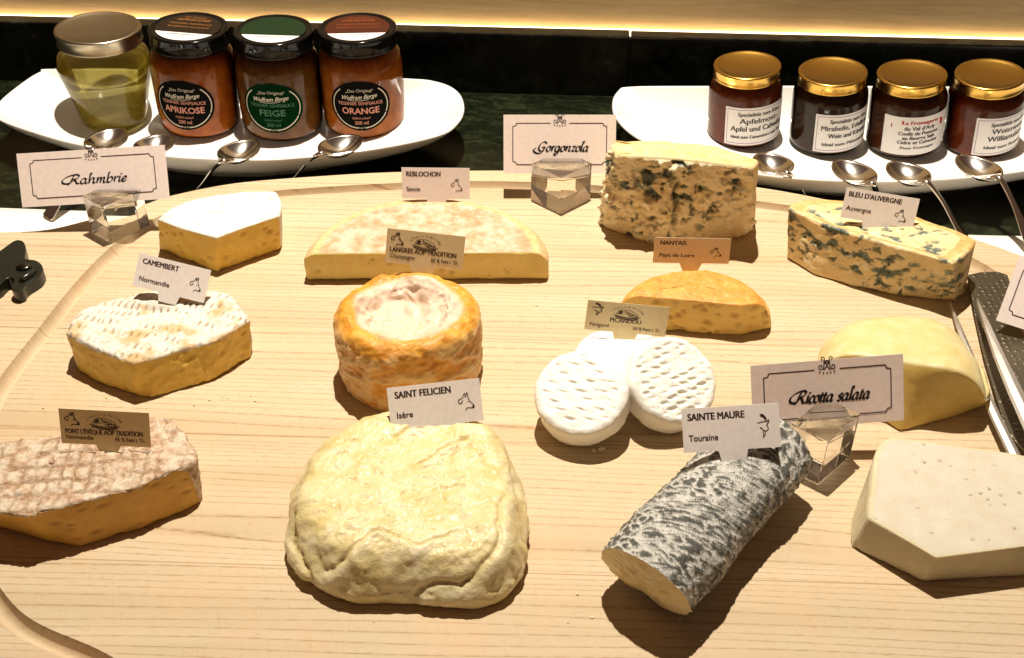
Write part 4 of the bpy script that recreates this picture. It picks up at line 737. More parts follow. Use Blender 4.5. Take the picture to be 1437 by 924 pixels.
def sauce_jar(px, lean, label, jam, fruit, lblm, lidm, textm, turn, senf=True):
    r_ = jar_root(px, -2.0, label, 'mustard sauce jars', lean, 'mustard_jar', turn)
    prof = [(.02, .02), (2.55, .02), (2.85, .08), (3.05, .25), (3.14, .6), (3.22, 2.0), (3.26, 4.2), (3.26, 5.2), (3.2, 5.75), (3.02, 6.25), (2.72, 6.65), (2.62, 6.9), (2.62, 7.4)]
    V, F = lathe(prof); mk('glass', V, F, GLASS, r_)
    V, F = lathe([(.02, .14), (2.5, .14), (2.85, .22), (2.98, .4), (3.06, .7), (3.14, 2.0), (3.18, 4.2), (3.18, 5.15), (3.1, 5.7), (2.94, 6.15), (2.66, 6.5), (.02, 6.5)]); mk('contents', V, F, jam, r_)
    V, F = lid_mesh(2.98, 1.25, False); l = mk('lid', V, F, BLACKLID, r_); l.location = (0, 0, 6.75*CM)
    V, F = disc_part(2.42, -1.05, 2.40, 1.218); mk('lid_sticker', V, F, lidm, l, smooth=False)
    V, F = disc_part(2.42, -2.41, -1.06, 1.218); mk('lid_band', V, F, WHITEP, l, smooth=False)
    p = Print()
    for k in range(26): p.stroke([(-1.1+.08*k, -1.5), (-1.1+.08*k, -1.27)], .028 if k % 3 else .05, 1)
    V, F = text('LOT 12 2012', .16, 1.0); p.add(V, F, (-.5, -1.85)); m_ = p.mesh('lid_code', BLK, l, 1.226)
    p = Print()
    for k, s in enumerate(('Das Original', fruit, 'TESSINER SENFSAUCE', 'Süßlich-scharf')): V, F = text(s, .26 if k != 1 else .40, (1.6, 2.6, 3.3, 3.2)[k], align='C'); p.add(V, F, (0, 1.75-.58*k-(.1 if k > 1 else 0)))
    p.mesh('lid_lettering', textm[2], l, 1.226)
    # oval label wrapped round the glass
    ra, zc = 3.285, 3.05; A, B = 2.42, 2.02; V = [(0, 0)]; F = []; nr_, na = 8, 64
    for i in range(1, nr_+1):
        for k in range(na): V.append((A*i/nr_*math.cos(2*math.pi*k/na), B*i/nr_*math.sin(2*math.pi*k/na)))
    for k in range(na): F.append((0, 1+k, 1+(k+1) % na))
    for i in range(nr_-1):
        for k in range(na): F.append((1+i*na+k, 1+(i+1)*na+k, 1+(i+1)*na+(k+1) % na, 1+i*na+(k+1) % na))
    lb = mk('label', [(ra*math.cos(-math.pi/2+x/ra), ra*math.sin(-math.pi/2+x/ra), zc+y) for x, y in V], F, lblm, r_)
    p = Print()
    for a0, a1 in ((205, 262), (278, 335), (-22, 48), (132, 203)):
        p.stroke([(A*.90*math.cos(R(a)), B*.90*math.sin(R(a))) for a in np.linspace(a0, a1, 14)], .085, 1)
    for s, y, wd, cp in (('„Das Original"', 1.18, 2.1, .26), ):
        V, F = text(s, cp, wd, align='C'); V = V.copy(); V[:, 1] -= .08*V[:, 0]**2; p.add(V, F, (0, y))
    V, F = text('Wolfram Berge', .36, 2.7, shear=.45, align='C')
    for dx in (-.012, .012): p.add(V, F, (dx, .60), .05)
    p.stroke([(-.9, .5), (-.1, .48), (.7, .56)], .04, 5)
    V, F = text('Wolfram Berge Delikatessen', .13, 1.9, align='C'); V = V.copy(); V[:, 1] += .13*V[:, 0]**2; p.add(V, F, (0, -1.83))
    p.bend('lettering', SILV, lb, ra+.01, zc)
    p = Print(); V, F = text('TESSINER SENFSAUCE', .27, 3.5, bold=.012, align='C'); V = V.copy(); V[:, 1] -= .02*V[:, 0]**2; p.add(V, F, (0, .12))
    V, F = text(fruit, .52, 3.2 if len(fruit) > 6 else (2.9 if len(fruit) > 5 else 2.0), bold=.02, align='C'); p.add(V, F, (0, -.62)); V, F = text('Süßlich-scharf', .2, 1.4, align='C'); p.add(V, F, (0, -1.06)); V, F = text('200 ml', .30, 1.05, bold=.008, align='C'); p.add(V, F, (0, -1.5))
    p.bend('fruit_lettering', textm[1], lb, ra+.01, zc); return r_
JA = jam_mat('apricot_sauce', (.54, .155, .011), (.38, .09, .008)); JF = jam_mat('fig_sauce', (.24, .10, .018), (.15, .055, .009)); JO = jam_mat('orange_sauce', (.53, .17, .013), (.37, .10, .008))
ORL = simple('orange_brown_print', (.34, .13, .03), .4)
sauce_jar((283, 172), 2.2, 'black lidded sauce jar reading APRIKOSE beside the honey jar', JA, 'APRIKOSE', LBLK, simple('dark_brown_sticker', (.012, .006, .003), .35), (SILV, SALM, ORL), -6)
sauce_jar((399, 176), 1.0, 'black lidded sauce jar with dark green oval label', JF, 'FEIGE', LGRN, simple('green_sticker', (.002, .022, .006), .35), (SILV, GRNP, simple('pale_green_print', (.01, .04, .012), .4)), -2)
sauce_jar((513, 173), 0, 'black lidded sauce jar reading ORANGE at the end of its row', JO, 'ORANGE', LBLK, simple('rust_sticker', (.055, .010, .003), .35), (SILV, SALM, simple('dark_rust_print', (.30, .07, .02), .4)), 3)
# honey jar
r_ = jar_root((162, 168), -2.0, 'squat clear jar of pale honey with a dull gold lid', None, 2.0, 'honey_jar')
prof = [(.02, .02), (2.15, .02), (2.45, .12), (2.55, .35), (2.66, 1.0), (3.0, 2.6), (3.42, 4.2), (3.58, 5.0), (3.52, 5.55), (3.2, 6.0), (2.95, 6.3), (2.88, 6.6), (2.98, 6.75), (2.98, 7.2)]
V, F = lathe(prof, 96); mk('glass', V, F, thin_glass('honey_glass', (.93, .93, .86)), r_)
g = NT('pale_honey', Base_Color=(.93, .84, .40), Roughness=.01, IOR=1.42, Transmission_Weight=1.0); tr = g.n('ShaderNodeBsdfTransparent', {'Color': (.90, .84, .46, 1)}); mx = g.n('ShaderNodeMixShader', {0: .35})
g.t.links.new(tr.outputs[0], mx.inputs[1]); g.t.links.new(g.b.outputs[0], mx.inputs[2])
sb = g.n('ShaderNodeBsdfPrincipled', {'Base Color': (.74, .60, .07), 'Roughness': .3, 'Subsurface Weight': .8, 'Subsurface Radius': (1, .8, .2), 'Subsurface Scale': 1.5*CM}); m2 = g.n('ShaderNodeMixShader', {0: .16}); g.t.links.new(mx.outputs[0], m2.inputs[1]); g.t.links.new(sb.outputs[0], m2.inputs[2]); g.t.links.new(m2.outputs[0], g.out.inputs['Surface'])
V, F = lathe([(.02, .3), (2.1, .3), (2.4, .42), (2.5, .8), (2.6, 1.2), (2.94, 2.7), (3.34, 4.2), (3.48, 4.9), (.02, 4.85)], 96); mk('honey', V, F, g.m, r_)
V, F = lid_mesh(3.18, 1.15, True); l = mk('lid', V, F, BRASSLID, r_); l.location = (0, 0, 6.62*CM)
# jam jars
def jam_jar(px, lean, label, jam, lines, turn, off=0.0, red=False):
    r_ = jar_root(px, -2.0, label, 'gold lidded jam jars', lean, 'jam_jar', turn); S = 12
    prof = [(.02, .02), (2.45, .02), (2.7, .1), (2.86, .3), (2.92, .6), (2.92, 4.15), (2.85, 4.6), (2.62, 5.0), (2.44, 5.2), (2.42, 5.7)]
    r_.scale = (.95, .95, .96); V, F = lathe(prof, 72); mk('glass', V, F, GLASS, r_)
    V, F = lathe([(.02, .14), (2.4, .14), (2.66, .22), (2.8, .45), (2.85, .7), (2.85, 4.1), (2.76, 4.52), (2.52, 4.9), (2.36, 5.1), (.02, 5.1)], 72); mk('contents', V, F, jam, r_)
    V, F = lid_mesh(2.64, .92, True); l = mk('lid', V, F, GOLD, r_); l.location = (0, 0, 5.18*CM)
    ra, zc = 2.945, 2.15; W, H = 5.7, 3.25; nx, ny = 48, 6
    V = [(ra*math.cos(-math.pi/2+(off+W*(i/nx-.5))/ra), ra*math.sin(-math.pi/2+(off+W*(i/nx-.5))/ra), zc+H*(j/ny-.5)) for j in range(ny+1) for i in range(nx+1)]
    F = [(j*(nx+1)+i, j*(nx+1)+i+1, (j+1)*(nx+1)+i+1, (j+1)*(nx+1)+i) for j in range(ny) for i in range(nx)]
    lb = mk('label', V, F, WHITEP, r_)
    p = Print(); x, y = W/2-.18, H/2-.18
    def dense(a, b): return [(a[0]+(b[0]-a[0])*k/24, a[1]+(b[1]-a[1])*k/24) for k in range(25)]
    for a, b in (((-x, -y), (x, -y)), ((x, -y), (x, y)), ((x, y), (-x, y)), ((-x, y), (-x, -y))): p.stroke([(u+off, q) for u, q in dense(a, b)], .05, 1)
    if not red: p.bend('border', LILAC, lb, ra+.008, zc)
    if red:
        p = Print(); V, F = text('La Fromagerie', .32, 2.9, align='C'); [p.add(V, F, (off+.1+dx, 1.0)) for dx in (-.025, 0, .025)]
        p.add([(-2.25, .62), (-1.35, 1.02), (-1.35, 1.36), (-2.25, .98)], [(0, 1, 2, 3)], (off, 0)); p.add([(1.75, 1.2), (2.2, 1.0), (2.2, .55), (1.95, .5)], [(0, 1, 2, 3)], (off, 0)); p.bend('red_print', REDP, lb, ra+.008, zc)
    p = Print()
    for s, y_, cp, wd, bo in lines:
        V, F = text(s, cp*1.12, wd*1.14, align='C')
        for dx in (-.018, 0, .018): p.add(V, F, (off+.05+dx, y_*1.06))
    p.bend('lettering', BLK, lb, ra+.012, zc); return r_
JD = jam_mat('dark_apple_jam', (.22, .04, .008), (.14, .025, .006)); JM = jam_mat('dark_plum_jam', (.055, .022, .008), (.03, .012, .005)); JR = jam_mat('brown_jam', (.11, .03, .008), (.07, .018, .006))
jam_jar((1042, 188), -3.6, 'gold lidded jar reading Apfelmost nearest the blue veined block', JD, [('Spezialität zum Käse', .85, .30, 3.3, .006), ('Apfelmost-', .25, .42, 3.0, .014), ('Apfel und Calvados', -.38, .42, 4.2, .014), ('Ideal zum Camembert oder Brie', -.95, .24, 4.1, .01)], 10, .3)
jam_jar((1158, 197), -4.2, 'gold lidded jar reading Mirabelle beside the red printed one', JM, [('Spezialität zum Käse', .85, .30, 3.1, .006), ('Mirabelle, Edelbrand', .25, .38, 4.2, .014), ('Wein und Kümmel', -.35, .36, 3.2, .014), ('Ideal zum Münsterkäse', -1.0, .25, 3.9, .01)], 14, .45)
jam_jar((1266, 201), -4.8, 'gold lidded jar with red printed label', JR, [("du Val d'Arly", .48, .30, 2.2, .006), ('Confit de Pommes', .08, .27, 2.9, .012), ('au Beurre Salé', -.28, .27, 2.3, .012), ('Cidre et Calvados', -.64, .27, 2.9, .012), ('Pour Fromages', -1.05, .2, 2.4, .006)], 4, .05, True)
jam_jar((1373, 200), -6.4, 'gold lidded jar reading Weisswein last in the row', JD, [('Spezialität zum Käse', .85, .30, 3.1, .006), ('Weisswein-', .25, .40, 2.9, .014), ('Williamsbirne', -.38, .42, 3.3, .014), ('Ideal zum Roquefort', -1.0, .25, 3.6, .01)], 18, .4)
# ------------------------------------------------------------------ spoons
STEEL = simple('polished_steel', (.86, .82, .76), .16, Metallic=1.0)
def spoon(bowl, neck, end, ze, label, zb=.55, bw=1.42):
    """bowl centre, the neck where bowl and handle meet, and the far end of the handle"""
    B, Nk, E_ = at(*bowl, zb), at(*neck, zb+.15), at(*end, ze); d = (B-Nk)[:2]; hl = np.linalg.norm(d); d2 = d/hl; hl *= 1.0; m = 44; V = []; F = []
    s_ = np.array((-d2[1], d2[0])); rows_ = []
    for sgn, off in ((1, 0.0), (-1, -.10)):
        for i in range(16):
            rr = i/15 if sgn > 0 else 1-i/15
            for k in range(m):
                a = 2*math.pi*k/m; ca, sa = math.cos(a), math.sin(a)
                lx = ca*hl*rr; ly = sa*bw*rr*(1-.16*ca)*(1-.25*max(0, -ca)**2); z = -.72*(1-rr**2.1)+off+.12*(1-ca)*rr*.5
                V.append((B[0]+d2[0]*lx+s_[0]*ly, B[1]+d2[1]*lx+s_[1]*ly, B[2]+z))
    for i in range(31):
        for k in range(m): F.append((i*m+k, i*m+(k+1) % m, (i+1)*m+(k+1) % m, (i+1)*m+k))
    mid = Nk*.62+E_*.38+np.array((0, 0, .30)); st = Nk+np.array((*(d2*.35), -.05)); pth = np.array(spline([st, Nk+np.array((*(-d2*.25), .10)), mid, E_*.75+Nk*.25+np.array((0, 0, .05)), E_], 9, False)); K = len(pth); o_ = len(V)
    for i in range(K):
        t = i/(K-1); T = pth[min(i+1, K-1)]-pth[max(i-1, 0)]; T /= np.linalg.norm(T); a_ = np.cross(T, (0, 0, 1)); a_ /= np.linalg.norm(a_); b_ = np.cross(a_, T)
        wd = .23+.42*math.exp(-(t/.09)**2)+.42*sst(.45, 1, t); wd *= 1 if i < K-1 else .7; th = .10+.07*math.exp(-((t-.25)/.25)**2)
        for k in range(12): q = 2*math.pi*k/12; V.append(tuple(pth[i]+a_*wd*math.cos(q)+b_*th*math.sin(q)))
    for i in range(K-1):
        for k in range(12): F.append((o_+i*12+k, o_+i*12+(k+1) % 12, o_+(i+1)*12+(k+1) % 12, o_+(i+1)*12+k))
    F.append(tuple(o_+k for k in range(12))); F.append(tuple(reversed([o_+(K-1)*12+k for k in range(12)])))
    return tag(mk('spoon', V, F, STEEL, org=tuple(B)), label, 'spoon', 'steel spoons on the plate rims')
spoon((150, 196), (131, 211), (66, 306), -2.8, 'steel spoon below the honey jar with its handle on the white cloth', bw=1.5)
spoon((217, 203), (199, 216), (150, 285), -2.8, 'steel spoon half hidden above the Rahmbrie card')
spoon((336, 212), (315, 226), (277, 268), -2.6, 'steel spoon on the plate rim in front of the green labelled jar')
spoon((478, 204), (452, 216), (402, 260), -2.6, 'steel spoon on the plate rim in front of the ORANGE jar')
spoon((1084, 230), (1103, 243), (1136, 286), -2.6, 'steel spoon just beside the tall blue veined block')
spoon((1198, 242), (1222, 258), (1238, 300), -2.6, "steel spoon partly behind the BLEU D'AUVERGNE card")
spoon((1274, 243), (1299, 257), (1356, 336), -2.7, 'steel spoon under the red printed jam jar')
spoon((1373, 235), (1400, 251), (1452, 352), -2.7, 'steel spoon under the Weisswein jar')
# ------------------------------------------------------------------ knives
def flat_piece(name, px, z0, z1, mat, parent=None, bev=.06, zt=None):
    P_ = [at(x, y, z1)[:2] for x, y in px]
    if not ccw(P_): P_ = P_[::-1]
    V, F = prism(P_, z0, z1); o = mk(name, V, F, mat, parent, smooth=False); bevel_mod(o, bev, 3); return o
K_ = 5.775; kpx = [(-120, 640), (-120, 600), (0, 545), (60, 500), (112, 462), (150, 450), (190, 462), (207, 490), (214, 545), (203, 595), (212, 612), (250, 612), (295, 617), (340, 650), (356, 688), (330, 738), (280, 775), (235, 800), (196, 830), (192, 860), (170, 873), (140, 872), (105, 860), (88, 838), (96, 812), (125, 790), (112, 760), (70, 757), (30, 790), (0, 825), (-120, 900)]
BLKPL = NT('black_plastic'); BLKPL.set(Base_Color=(.012, .014, .009), Roughness=.28); BLKPL = BLKPL.m
kp = [(x/K_, 260+y/K_) for x, y in kpx]
P_ = np.array([at(x, y, .75)[:2] for x, y in kp]); P_ = resample(P_, 160); c_ = P_.mean(0)
for _ in range(3): P_ = .25*np.roll(P_, 1, 0)+.5*P_+.25*np.roll(P_, -1, 0)
if not ccw(P_): P_ = P_[::-1]
V, F = prism(P_, .02, .85); e_ = empty('cheese_cutter', (*c_, 0), 'black glossy handle with a hooked end at the left edge', 'cheese cutter')
o = mk('handle', V, F, BLKPL, e_, smooth=False, org=(*c_, 0)); bevel_mod(o, .22, 4, 50)
rv = at(33, 374.5, .95); V, F = lathe([(.48, 0), (.46, .12), (.3, .2), (.02, .22)], 24); mk('rivet', [(x+rv[0], y*.8+rv[1], z+.84) for x, y, z in V], F, simple('dark_steel', (.10, .10, .08), .2, Metallic=1.0), e_, org=(*c_, 0))
V, F = tube([at(27, 395, .9), at(33, 391, .98), at(43, 384, .98), at(50, 379, .92)], [.1, .18, .18, .1], 10); mk('ridge', V, F, BLKPL, e_, org=(*c_, 0))
g = NT('dimpled_steel', Metallic=1.0); v = g.co((2.6, 2.6, 2.6)); d_ = g.vor(v, 1.0, rnd=.25); hh_ = g.ramp(d_, [(.18, 1), (.42, 0)])
g.set(Base_Color=(.20, .175, .125), Roughness=.42); g.bump(hh_, .45, .08); DIMP = g.m
bl = [(1357, 386), (1375, 382), (1400, 381), (1414, 386), (1419, 400), (1414, 418), (1460, 520), (1500, 660), (1460, 665), (1437, 632), (1412, 604), (1399, 560), (1380, 495), (1366, 432)]
c_ = at(1410, 500, .5); e_ = empty('cheese_knife', (c_[0], c_[1], 0), 'broad dark dimpled steel knife blade lying at the right edge', 'knife')
o = flat_piece('blade', bl, .42, .55, DIMP, None, .04); o.data.transform(Matrix.Translation((-c_[0]*CM, -c_[1]*CM, 0))); o.parent = e_
V, F = tube([at(1480, 640, .35), at(1520, 760, .5), at(1540, 860, .6)], [.5, .7, .6], 14, .6); mk('handle', V, F, BLKPL, e_, org=(c_[0], c_[1], 0))
BRUSH = NT('brushed_blade', Metallic=1.0, Roughness=.5); BRUSH.set(Base_Color=BRUSH.ramp(BRUSH.noise(BRUSH.co((6, .6, 1), (0, 0, R(60))), 2, 4, .7), [(.3, (.70, .68, .64)), (.7, (.92, .90, .86))])); BRUSH = BRUSH.m
c_ = at(1437, 640, 1.0); e_ = empty('serving_fork', (c_[0], c_[1], 0), 'pointed two pronged steel fork crossing the dimpled blade', 'fork')
def prong(px, zs, wd, th):
    V = []; F = []; n = len(px)
    pts = [at(x, y, z) for (x, y), z in zip(px, zs)]
    for i in range(n):
        t = pts[min(i+1, n-1)]-pts[max(i-1, 0)]; t /= np.linalg.norm(t); a = np.cross(t, (0, 0, 1)); a /= np.linalg.norm(a); b = np.cross(a, t)
        for u, q in ((-1, -.4), (1, -.4), (.75, .25), (0, 1), (-.75, .25)): V.append(pts[i]+a*u*wd[i]+b*q*th)
    for i in range(n-1):
        for k in range(5): F.append((i*5+k, i*5+(k+1) % 5, (i+1)*5+(k+1) % 5, (i+1)*5+k))
    F.append(tuple(reversed(range(5)))); F.append(tuple(range((n-1)*5, n*5)))
    return mk('prong', V, F, BRUSH, e_, smooth=False, org=(c_[0], c_[1], 0))
prong([(1371, 421), (1385, 455), (1403, 500), (1425, 548), (1450, 600), (1490, 690)], [1.6, 1.75, 1.9, 2.0, 2.1, 2.2], [.03, .20, .33, .42, .48, .5], .16)
prong([(1333, 426), (1345, 456), (1358, 490), (1376, 535), (1398, 585), (1425, 640), (1480, 740)], [.25, .5, .65, .7, .75, .8, 1.2], [.03, .16, .24, .28, .3, .32, .4], .14)
V, F = tube([at(1485, 690, 2.1), at(1500, 760, 1.9), at(1510, 860, 1.9)], [.6, .5, .7], 12, .5); mk('handle', V, F, BRUSH, e_, org=(c_[0], c_[1], 0))

# ------------------------------------------------------------------ crumbs
parts = []
for k in range(46):
    if k < 10: bx, by = 834+RNG.normal()*12, 634+RNG.normal()*3
    elif k < 18: bx, by = 900+RNG.normal()*60, 866+abs(RNG.normal())*12
    elif k < 26: bx, by = 250+RNG.normal()*90, 556+abs(RNG.normal())*12
    else: bx, by = RNG.uniform(250, 1150), RNG.uniform(300, 880)
    c_ = at(bx, by, .0); s_ = RNG.uniform(.03, .09) if k > 2 else .16; bm = bmesh.new(); bmesh.ops.create_icosphere(bm, subdivisions=1, radius=s_)
    parts.append(([tuple(np.array(v.co)*RNG.uniform(.6, 1.2, 3)*np.array((1, 1, .7))+c_+np.array((0, 0, s_*.5))) for v in bm.verts], [tuple(v.index for v in f.verts) for f in bm.faces])); bm.free()
V, F = merge(parts); o = mk('crumbs', V, F, paste_mat('crumb', (.84, .78, .62), (.78, .62, .34)), smooth=False); tag(o, 'tiny pale cheese crumbs scattered over the wooden board', 'crumbs', kind='stuff')
# ------------------------------------------------------------------ cards
def paper(name, col):
    g = NT(name); v = g.co(); a = g.noise(v, 3, 4); c = g.mix(g.ramp(a, [(.4, 0), (.7, 1)]), col, tuple(x*.93 for x in col))
    g.set(Base_Color=c, Roughness=.55, Specular_IOR_Level=.3, Subsurface_Weight=.75, Subsurface_Radius=(1, .85, .7), Subsurface_Scale=.04*CM); return g.m
PAPER_W = paper('white_card', (.84, .78, .75)); PAPER_Y = paper('cream_card', (.72, .62, .38)); PAPER_B = paper('menu_card', (.86, .75, .71))
def sign(corners, base, lean, label, paper_, fill, yaw=0.0, tab=None, name='cheese_sign', group='small cheese signs'):
    """rectangular card fitted to its four seen corners in the plane through base, leaning back by lean"""
    P0 = at(*base); n = np.array((math.sin(yaw)*math.cos(lean), -math.cos(yaw)*math.cos(lean), math.sin(lean)))
    tl, tr, br, bl = [on_plane(x, y, P0, n) for x, y in corners]
    X = (tr-tl+br-bl)/2; W = np.linalg.norm(X); X /= W; Y = np.cross(n, X); Hh = (np.dot(tl-bl, Y)+np.dot(tr-br, Y))/2; c = (tl+tr+br+bl)/4
    th = .022
    poly = [(-W/2, -Hh/2), (W/2, -Hh/2), (W/2, Hh/2), (-W/2, Hh/2)]
    if tab:
        t0, t1, tw, td = tab  # position of the tongue along the lower edge, its narrowing, its depth
        poly = [(-W/2, -Hh/2), (t0*W-W/2, -Hh/2), (t0*W-W/2+tw, -Hh/2-td), (t1*W-W/2-tw, -Hh/2-td), (t1*W-W/2, -Hh/2)]+poly[1:]
    V, F = prism(poly, -th, 0)
    o = mk(name, V, F, paper_, smooth=False)
    Mx = Matrix(((X[0], Y[0], n[0], c[0]*CM), (X[1], Y[1], n[1], c[1]*CM), (X[2], Y[2], n[2], c[2]*CM), (0, 0, 0, 1)))
    o.matrix_world = Mx; tag(o, label, 'sign', group)
    fill(o, W, Hh); return o
def std_fill(nm, region, nw, rw, kind='cow', ax=.78, ay=.16, aw=.17, ah=.42, ny=.28, ry=.76, x0=.07, bold=.012):
    def f(o, W, H):
        p = Print(); X = lambda a: -W/2+a*W; Y = lambda b: H/2-b*H
        p.txt(nm, X(x0), Y(ny), .165*H, width=nw*W, bold=bold); p.txt(region, X(x0), Y(ry), .15*H, width=rw*W)
        p.mesh('lettering', INK, o, .006)
        q = Print(); animal(q, kind, X(ax), Y(ay+ah), aw*W, ah*H, .016*W**.5*1.15); q.mesh('animal_drawing', INK, o, .006)
    return f
def trad_fill(nm, region, fat, nx, nw, ny=.66, ry=.84, kind='cow', rx=.06, rw=.3, fx=.94, fw=.32):
    def f(o, W, H):
        p = Print(); X = lambda a: -W/2+a*W; Y = lambda b: H/2-b*H
        p.txt(nm, X(nx), Y(ny), .145*H, width=nw*W, bold=.012); p.txt(region, X(rx), Y(ry), .125*H, width=rw*W); p.txt(fat, X(fx), Y(ry+.01), .115*H, width=fw*W, align='R')
        p.mesh('lettering', SEPIA, o, .006)
        q = Print(); animal(q, kind, X(.06), Y(.47), .16*W, .38*H, .05); q.mesh('animal_drawing', SEPIA, o, .006)
        q = Print(); cheese_platter(q, X(.5), Y(.37), .33*W, .42*H); q.mesh('platter_drawing', SEPIA, o, .006)
    return f
def menu_fill(word, ww, xh=.30):
    def f(o, W, H):
        p = Print(); frame_emblem(p, W, H); p.mesh('frame_and_crest', INK, o, .006)
        if word:
            p = Print(); calli(p, word, -ww*W/2+.22, -.22*H/2-.05, ww*W, xh); p.mesh('lettering', BLACKINK, o, .006)
    return f
sign([(562.8, 234.8), (658.9, 236.7), (659.4, 279.3), (564.8, 279.3)], (612, 282, 2.15), R(18), 'white card reading REBLOCHON on the flat pink half wheel', PAPER_W, std_fill('REBLOCHON', 'Savoie', .5, .2, ax=.73, ay=.34, aw=.16), tab=(.36, .66, .15, .5))
sign([(542.4, 320.3), (653, 332), (649, 380.3), (541, 368)], (596, 388, 4.2), R(18), 'cream card reading LANGRES AOP TRADITION on the orange cylinder cheese', PAPER_Y, trad_fill('LANGRES AOP TRADITION', 'Champagne', '50 % Fett i. Tr.', .055, .85, rw=.32, fw=.35), tab=(.33, .65, .25, .9))
sign([(918.4, 333.6), (1026.5, 335), (1022.5, 370.8), (916.5, 368.6)], (973, 381, 2.15), R(10), 'card reading NANTAIS stuck in the small orange rind cheese', paper('buff_card', (.80, .66, .52)), std_fill('NANTAIS', 'Pays de Loire', .34, .46, ax=.74, ay=.36, aw=.15, ah=.36, x0=.08), tab=(.35, .65, .25, .55))
sign([(824.6, 419.7), (940, 433), (933.5, 472), (820.5, 463.5)], (878, 480, 1.7), R(14), 'cream card reading PICANDOU behind the white goat rounds', PAPER_Y, trad_fill('PICANDOU', 'Périgord', '50 % Fett i. Tr.', .30, .38, ny=.66, ry=.86, kind='goat', rx=.06, rw=.23, fx=.93, fw=.34), tab=(.35, .66, .2, .6))
sign([(191.9, 354.2), (293.4, 378.6), (288.9, 426.6), (189.9, 401.7)], (240, 426, 2.5), R(33), 'white card reading CAMEMBERT tilted on the cheese with ridged white rind', PAPER_W, std_fill('CAMEMBERT', 'Normandie', .5, .42, ax=.76, ay=.3, aw=.16, ah=.42, ry=.80), tab=(.36, .66, .12, .5))
sign([(1187.6, 262.9), (1291.2, 279.3), (1280.7, 322), (1180, 305)], (1232, 318, 3.55), R(24), "white card reading BLEU D'AUVERGNE on the low blue veined wedge", PAPER_W, std_fill("BLEU D'AUVERGNE", 'Auvergne', .72, .34, ax=.72, ay=.42, aw=.16, ah=.42, ny=.27, x0=.05, ry=.72), tab=(.3, .7, .15, .5))
sign([(542.7, 544.7), (673, 531), (678.3, 589.9), (548.8, 604.3)], (618, 603, 2.5), R(34), 'white card reading SAINT FELICIEN on the large creamy wrinkled cheese', PAPER_W, std_fill('SAINT FELICIEN', 'Isère', .6, .17, ax=.75, ay=.3, aw=.17, ah=.4, ny=.27, ry=.74, x0=.08), tab=(.36, .80, .12, .5))
sign([(956.4, 575), (1093.3, 564.7), (1095.5, 628), (959.3, 635.4)], (1027, 640, 4.15), R(36), 'white card reading SAINTE MAURE on the grey ash coated log', PAPER_W, std_fill('SAINTE MAURE', 'Touraine', .58, .3, 'goat', ax=.77, ay=.24, aw=.14, ah=.5, ny=.28, ry=.75, x0=.06), tab=(.36, .66, .1, .5))
sign([(78, 573.2), (206.1, 579.5), (214.7, 628.6), (90.5, 622.1)], (155, 633, 2.6), R(15), "shaded tan card reading PONT L'ÉVÊQUE AOP TRADITION on the brown rind cheese", PAPER_Y, trad_fill("PONT L'ÉVÊQUE AOP TRADITION", 'Normandie', '45 % Fett i. Tr.', .055, .86, ny=.70, ry=.86, rw=.3, fw=.34), tab=(.38, .66, .2, .45))
def menu(corners, base, lean, label, fill, yaw=0.0): return sign(corners, base, lean, label, PAPER_B, fill, yaw, None, 'menu_card', 'framed menu cards')
menu([(17.1, 215.3), (227.6, 205), (241.6, 277.7), (37, 292.3)], (150, 293, 1.7), R(30), 'framed menu card reading Rahmbrie standing in the crystal block', menu_fill('Rahmbrie', .40, .32))
menu([(705.9, 161.3), (865.3, 161.3), (863, 243.5), (707.3, 243.5)], (786, 246, 1.75), R(26), 'framed menu card reading Gorgonzola behind the pink half wheel', menu_fill('Gorgonzola', .46, .33))
menu([(1056.9, 512.7), (1274.8, 496.5), (1261.2, 590), (1053, 607)], (1150, 600, 1.8), R(26), 'framed menu card reading Ricotta salata before the yellow cheese', menu_fill('Ricotta salata', .50, .34))
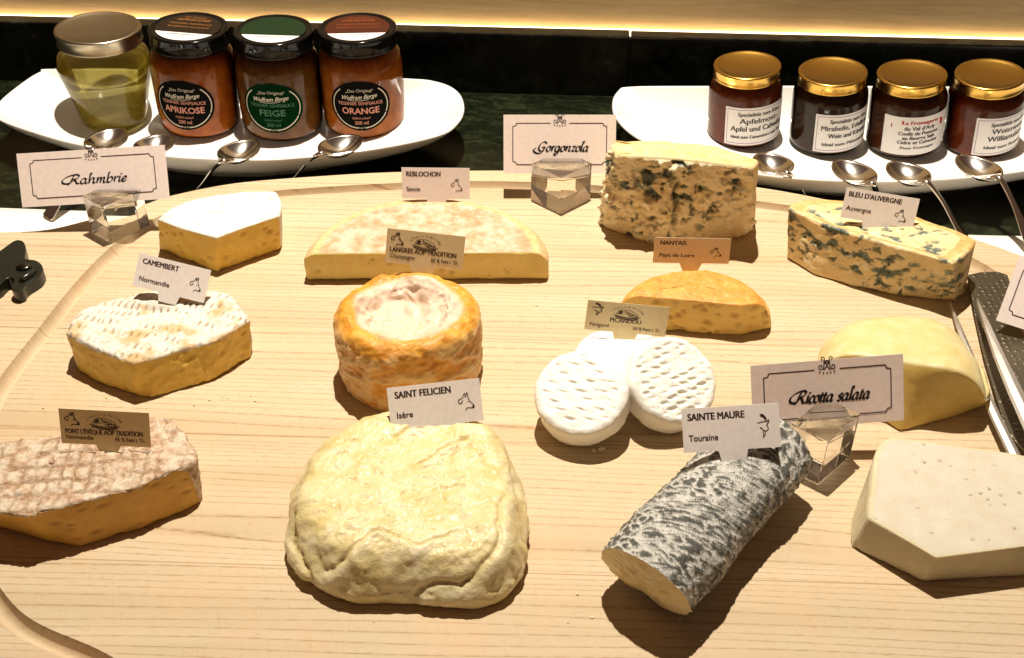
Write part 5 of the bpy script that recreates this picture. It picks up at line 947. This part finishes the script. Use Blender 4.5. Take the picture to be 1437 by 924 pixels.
menu([(1432, 362), (1572, 398), (1540, 500), (1397, 446)], (1430, 470, .9), R(40), 'framed menu card cut off beside the dimpled knife blade', menu_fill('', .4), R(-18))

# ------------------------------------------------------------------ crystal blocks
g = NT("crystal_glass", Base_Color=(1, .985, .955), Roughness=0.0, IOR=1.49, Transmission_Weight=1.0)
tr = g.n('ShaderNodeBsdfTransparent'); mx = g.n('ShaderNodeMixShader', {0: .97})
g.t.links.new(tr.outputs[0], mx.inputs[1]); g.t.links.new(g.b.outputs[0], mx.inputs[2]); g.t.links.new(mx.outputs[0], g.out.inputs['Surface']); CRYSTAL = g.m
def crystal(left, front, right, hgt, label, slot_dir):
    a, b, c = at(*left)[:2], at(*front)[:2], at(*right)[:2]; d = a+c-b; ctr = (a+c)/2
    poly = [a, b, c, d]
    if not ccw(poly): poly = poly[::-1]
    V, F = prism([p-ctr for p in poly], .012, hgt)
    o = mk('card_holder', V, F, CRYSTAL, smooth=False); o.location = (ctr[0]*CM, ctr[1]*CM, 0)
    V, F = prism([(-4, -.05), (4, -.05), (4, .05), (-4, .05)], hgt-.95, hgt+1)
    cut = mk('slot_cutter', V, F, CRYSTAL, smooth=False); cut.location = o.location; cut.rotation_euler = (0, 0, slot_dir)
    bm_ = o.modifiers.new('b', 'BOOLEAN'); bm_.object = cut; bm_.operation = 'DIFFERENCE'; bm_.solver = 'EXACT'
    bevel_mod(o, .06, 2)
    bpy.context.view_layer.update(); dg = bpy.context.evaluated_depsgraph_get()
    me = bpy.data.meshes.new_from_object(o.evaluated_get(dg)); o.modifiers.clear(); o.data = me
    bpy.data.objects.remove(cut); tag(o, label, 'card holder', 'clear crystal card holders'); return o
crystal((128.6, 326), (158, 342.5), (211, 317), 2.75, 'clear crystal block holding the Rahmbrie card', R(-4))
crystal((745, 280.5), (786, 300.5), (828, 279.5), 2.75, 'clear crystal block holding the Gorgonzola card', 0)
crystal((1098, 656), (1148, 681), (1193, 641), 2.9, 'clear crystal block holding the Ricotta salata card', R(6))
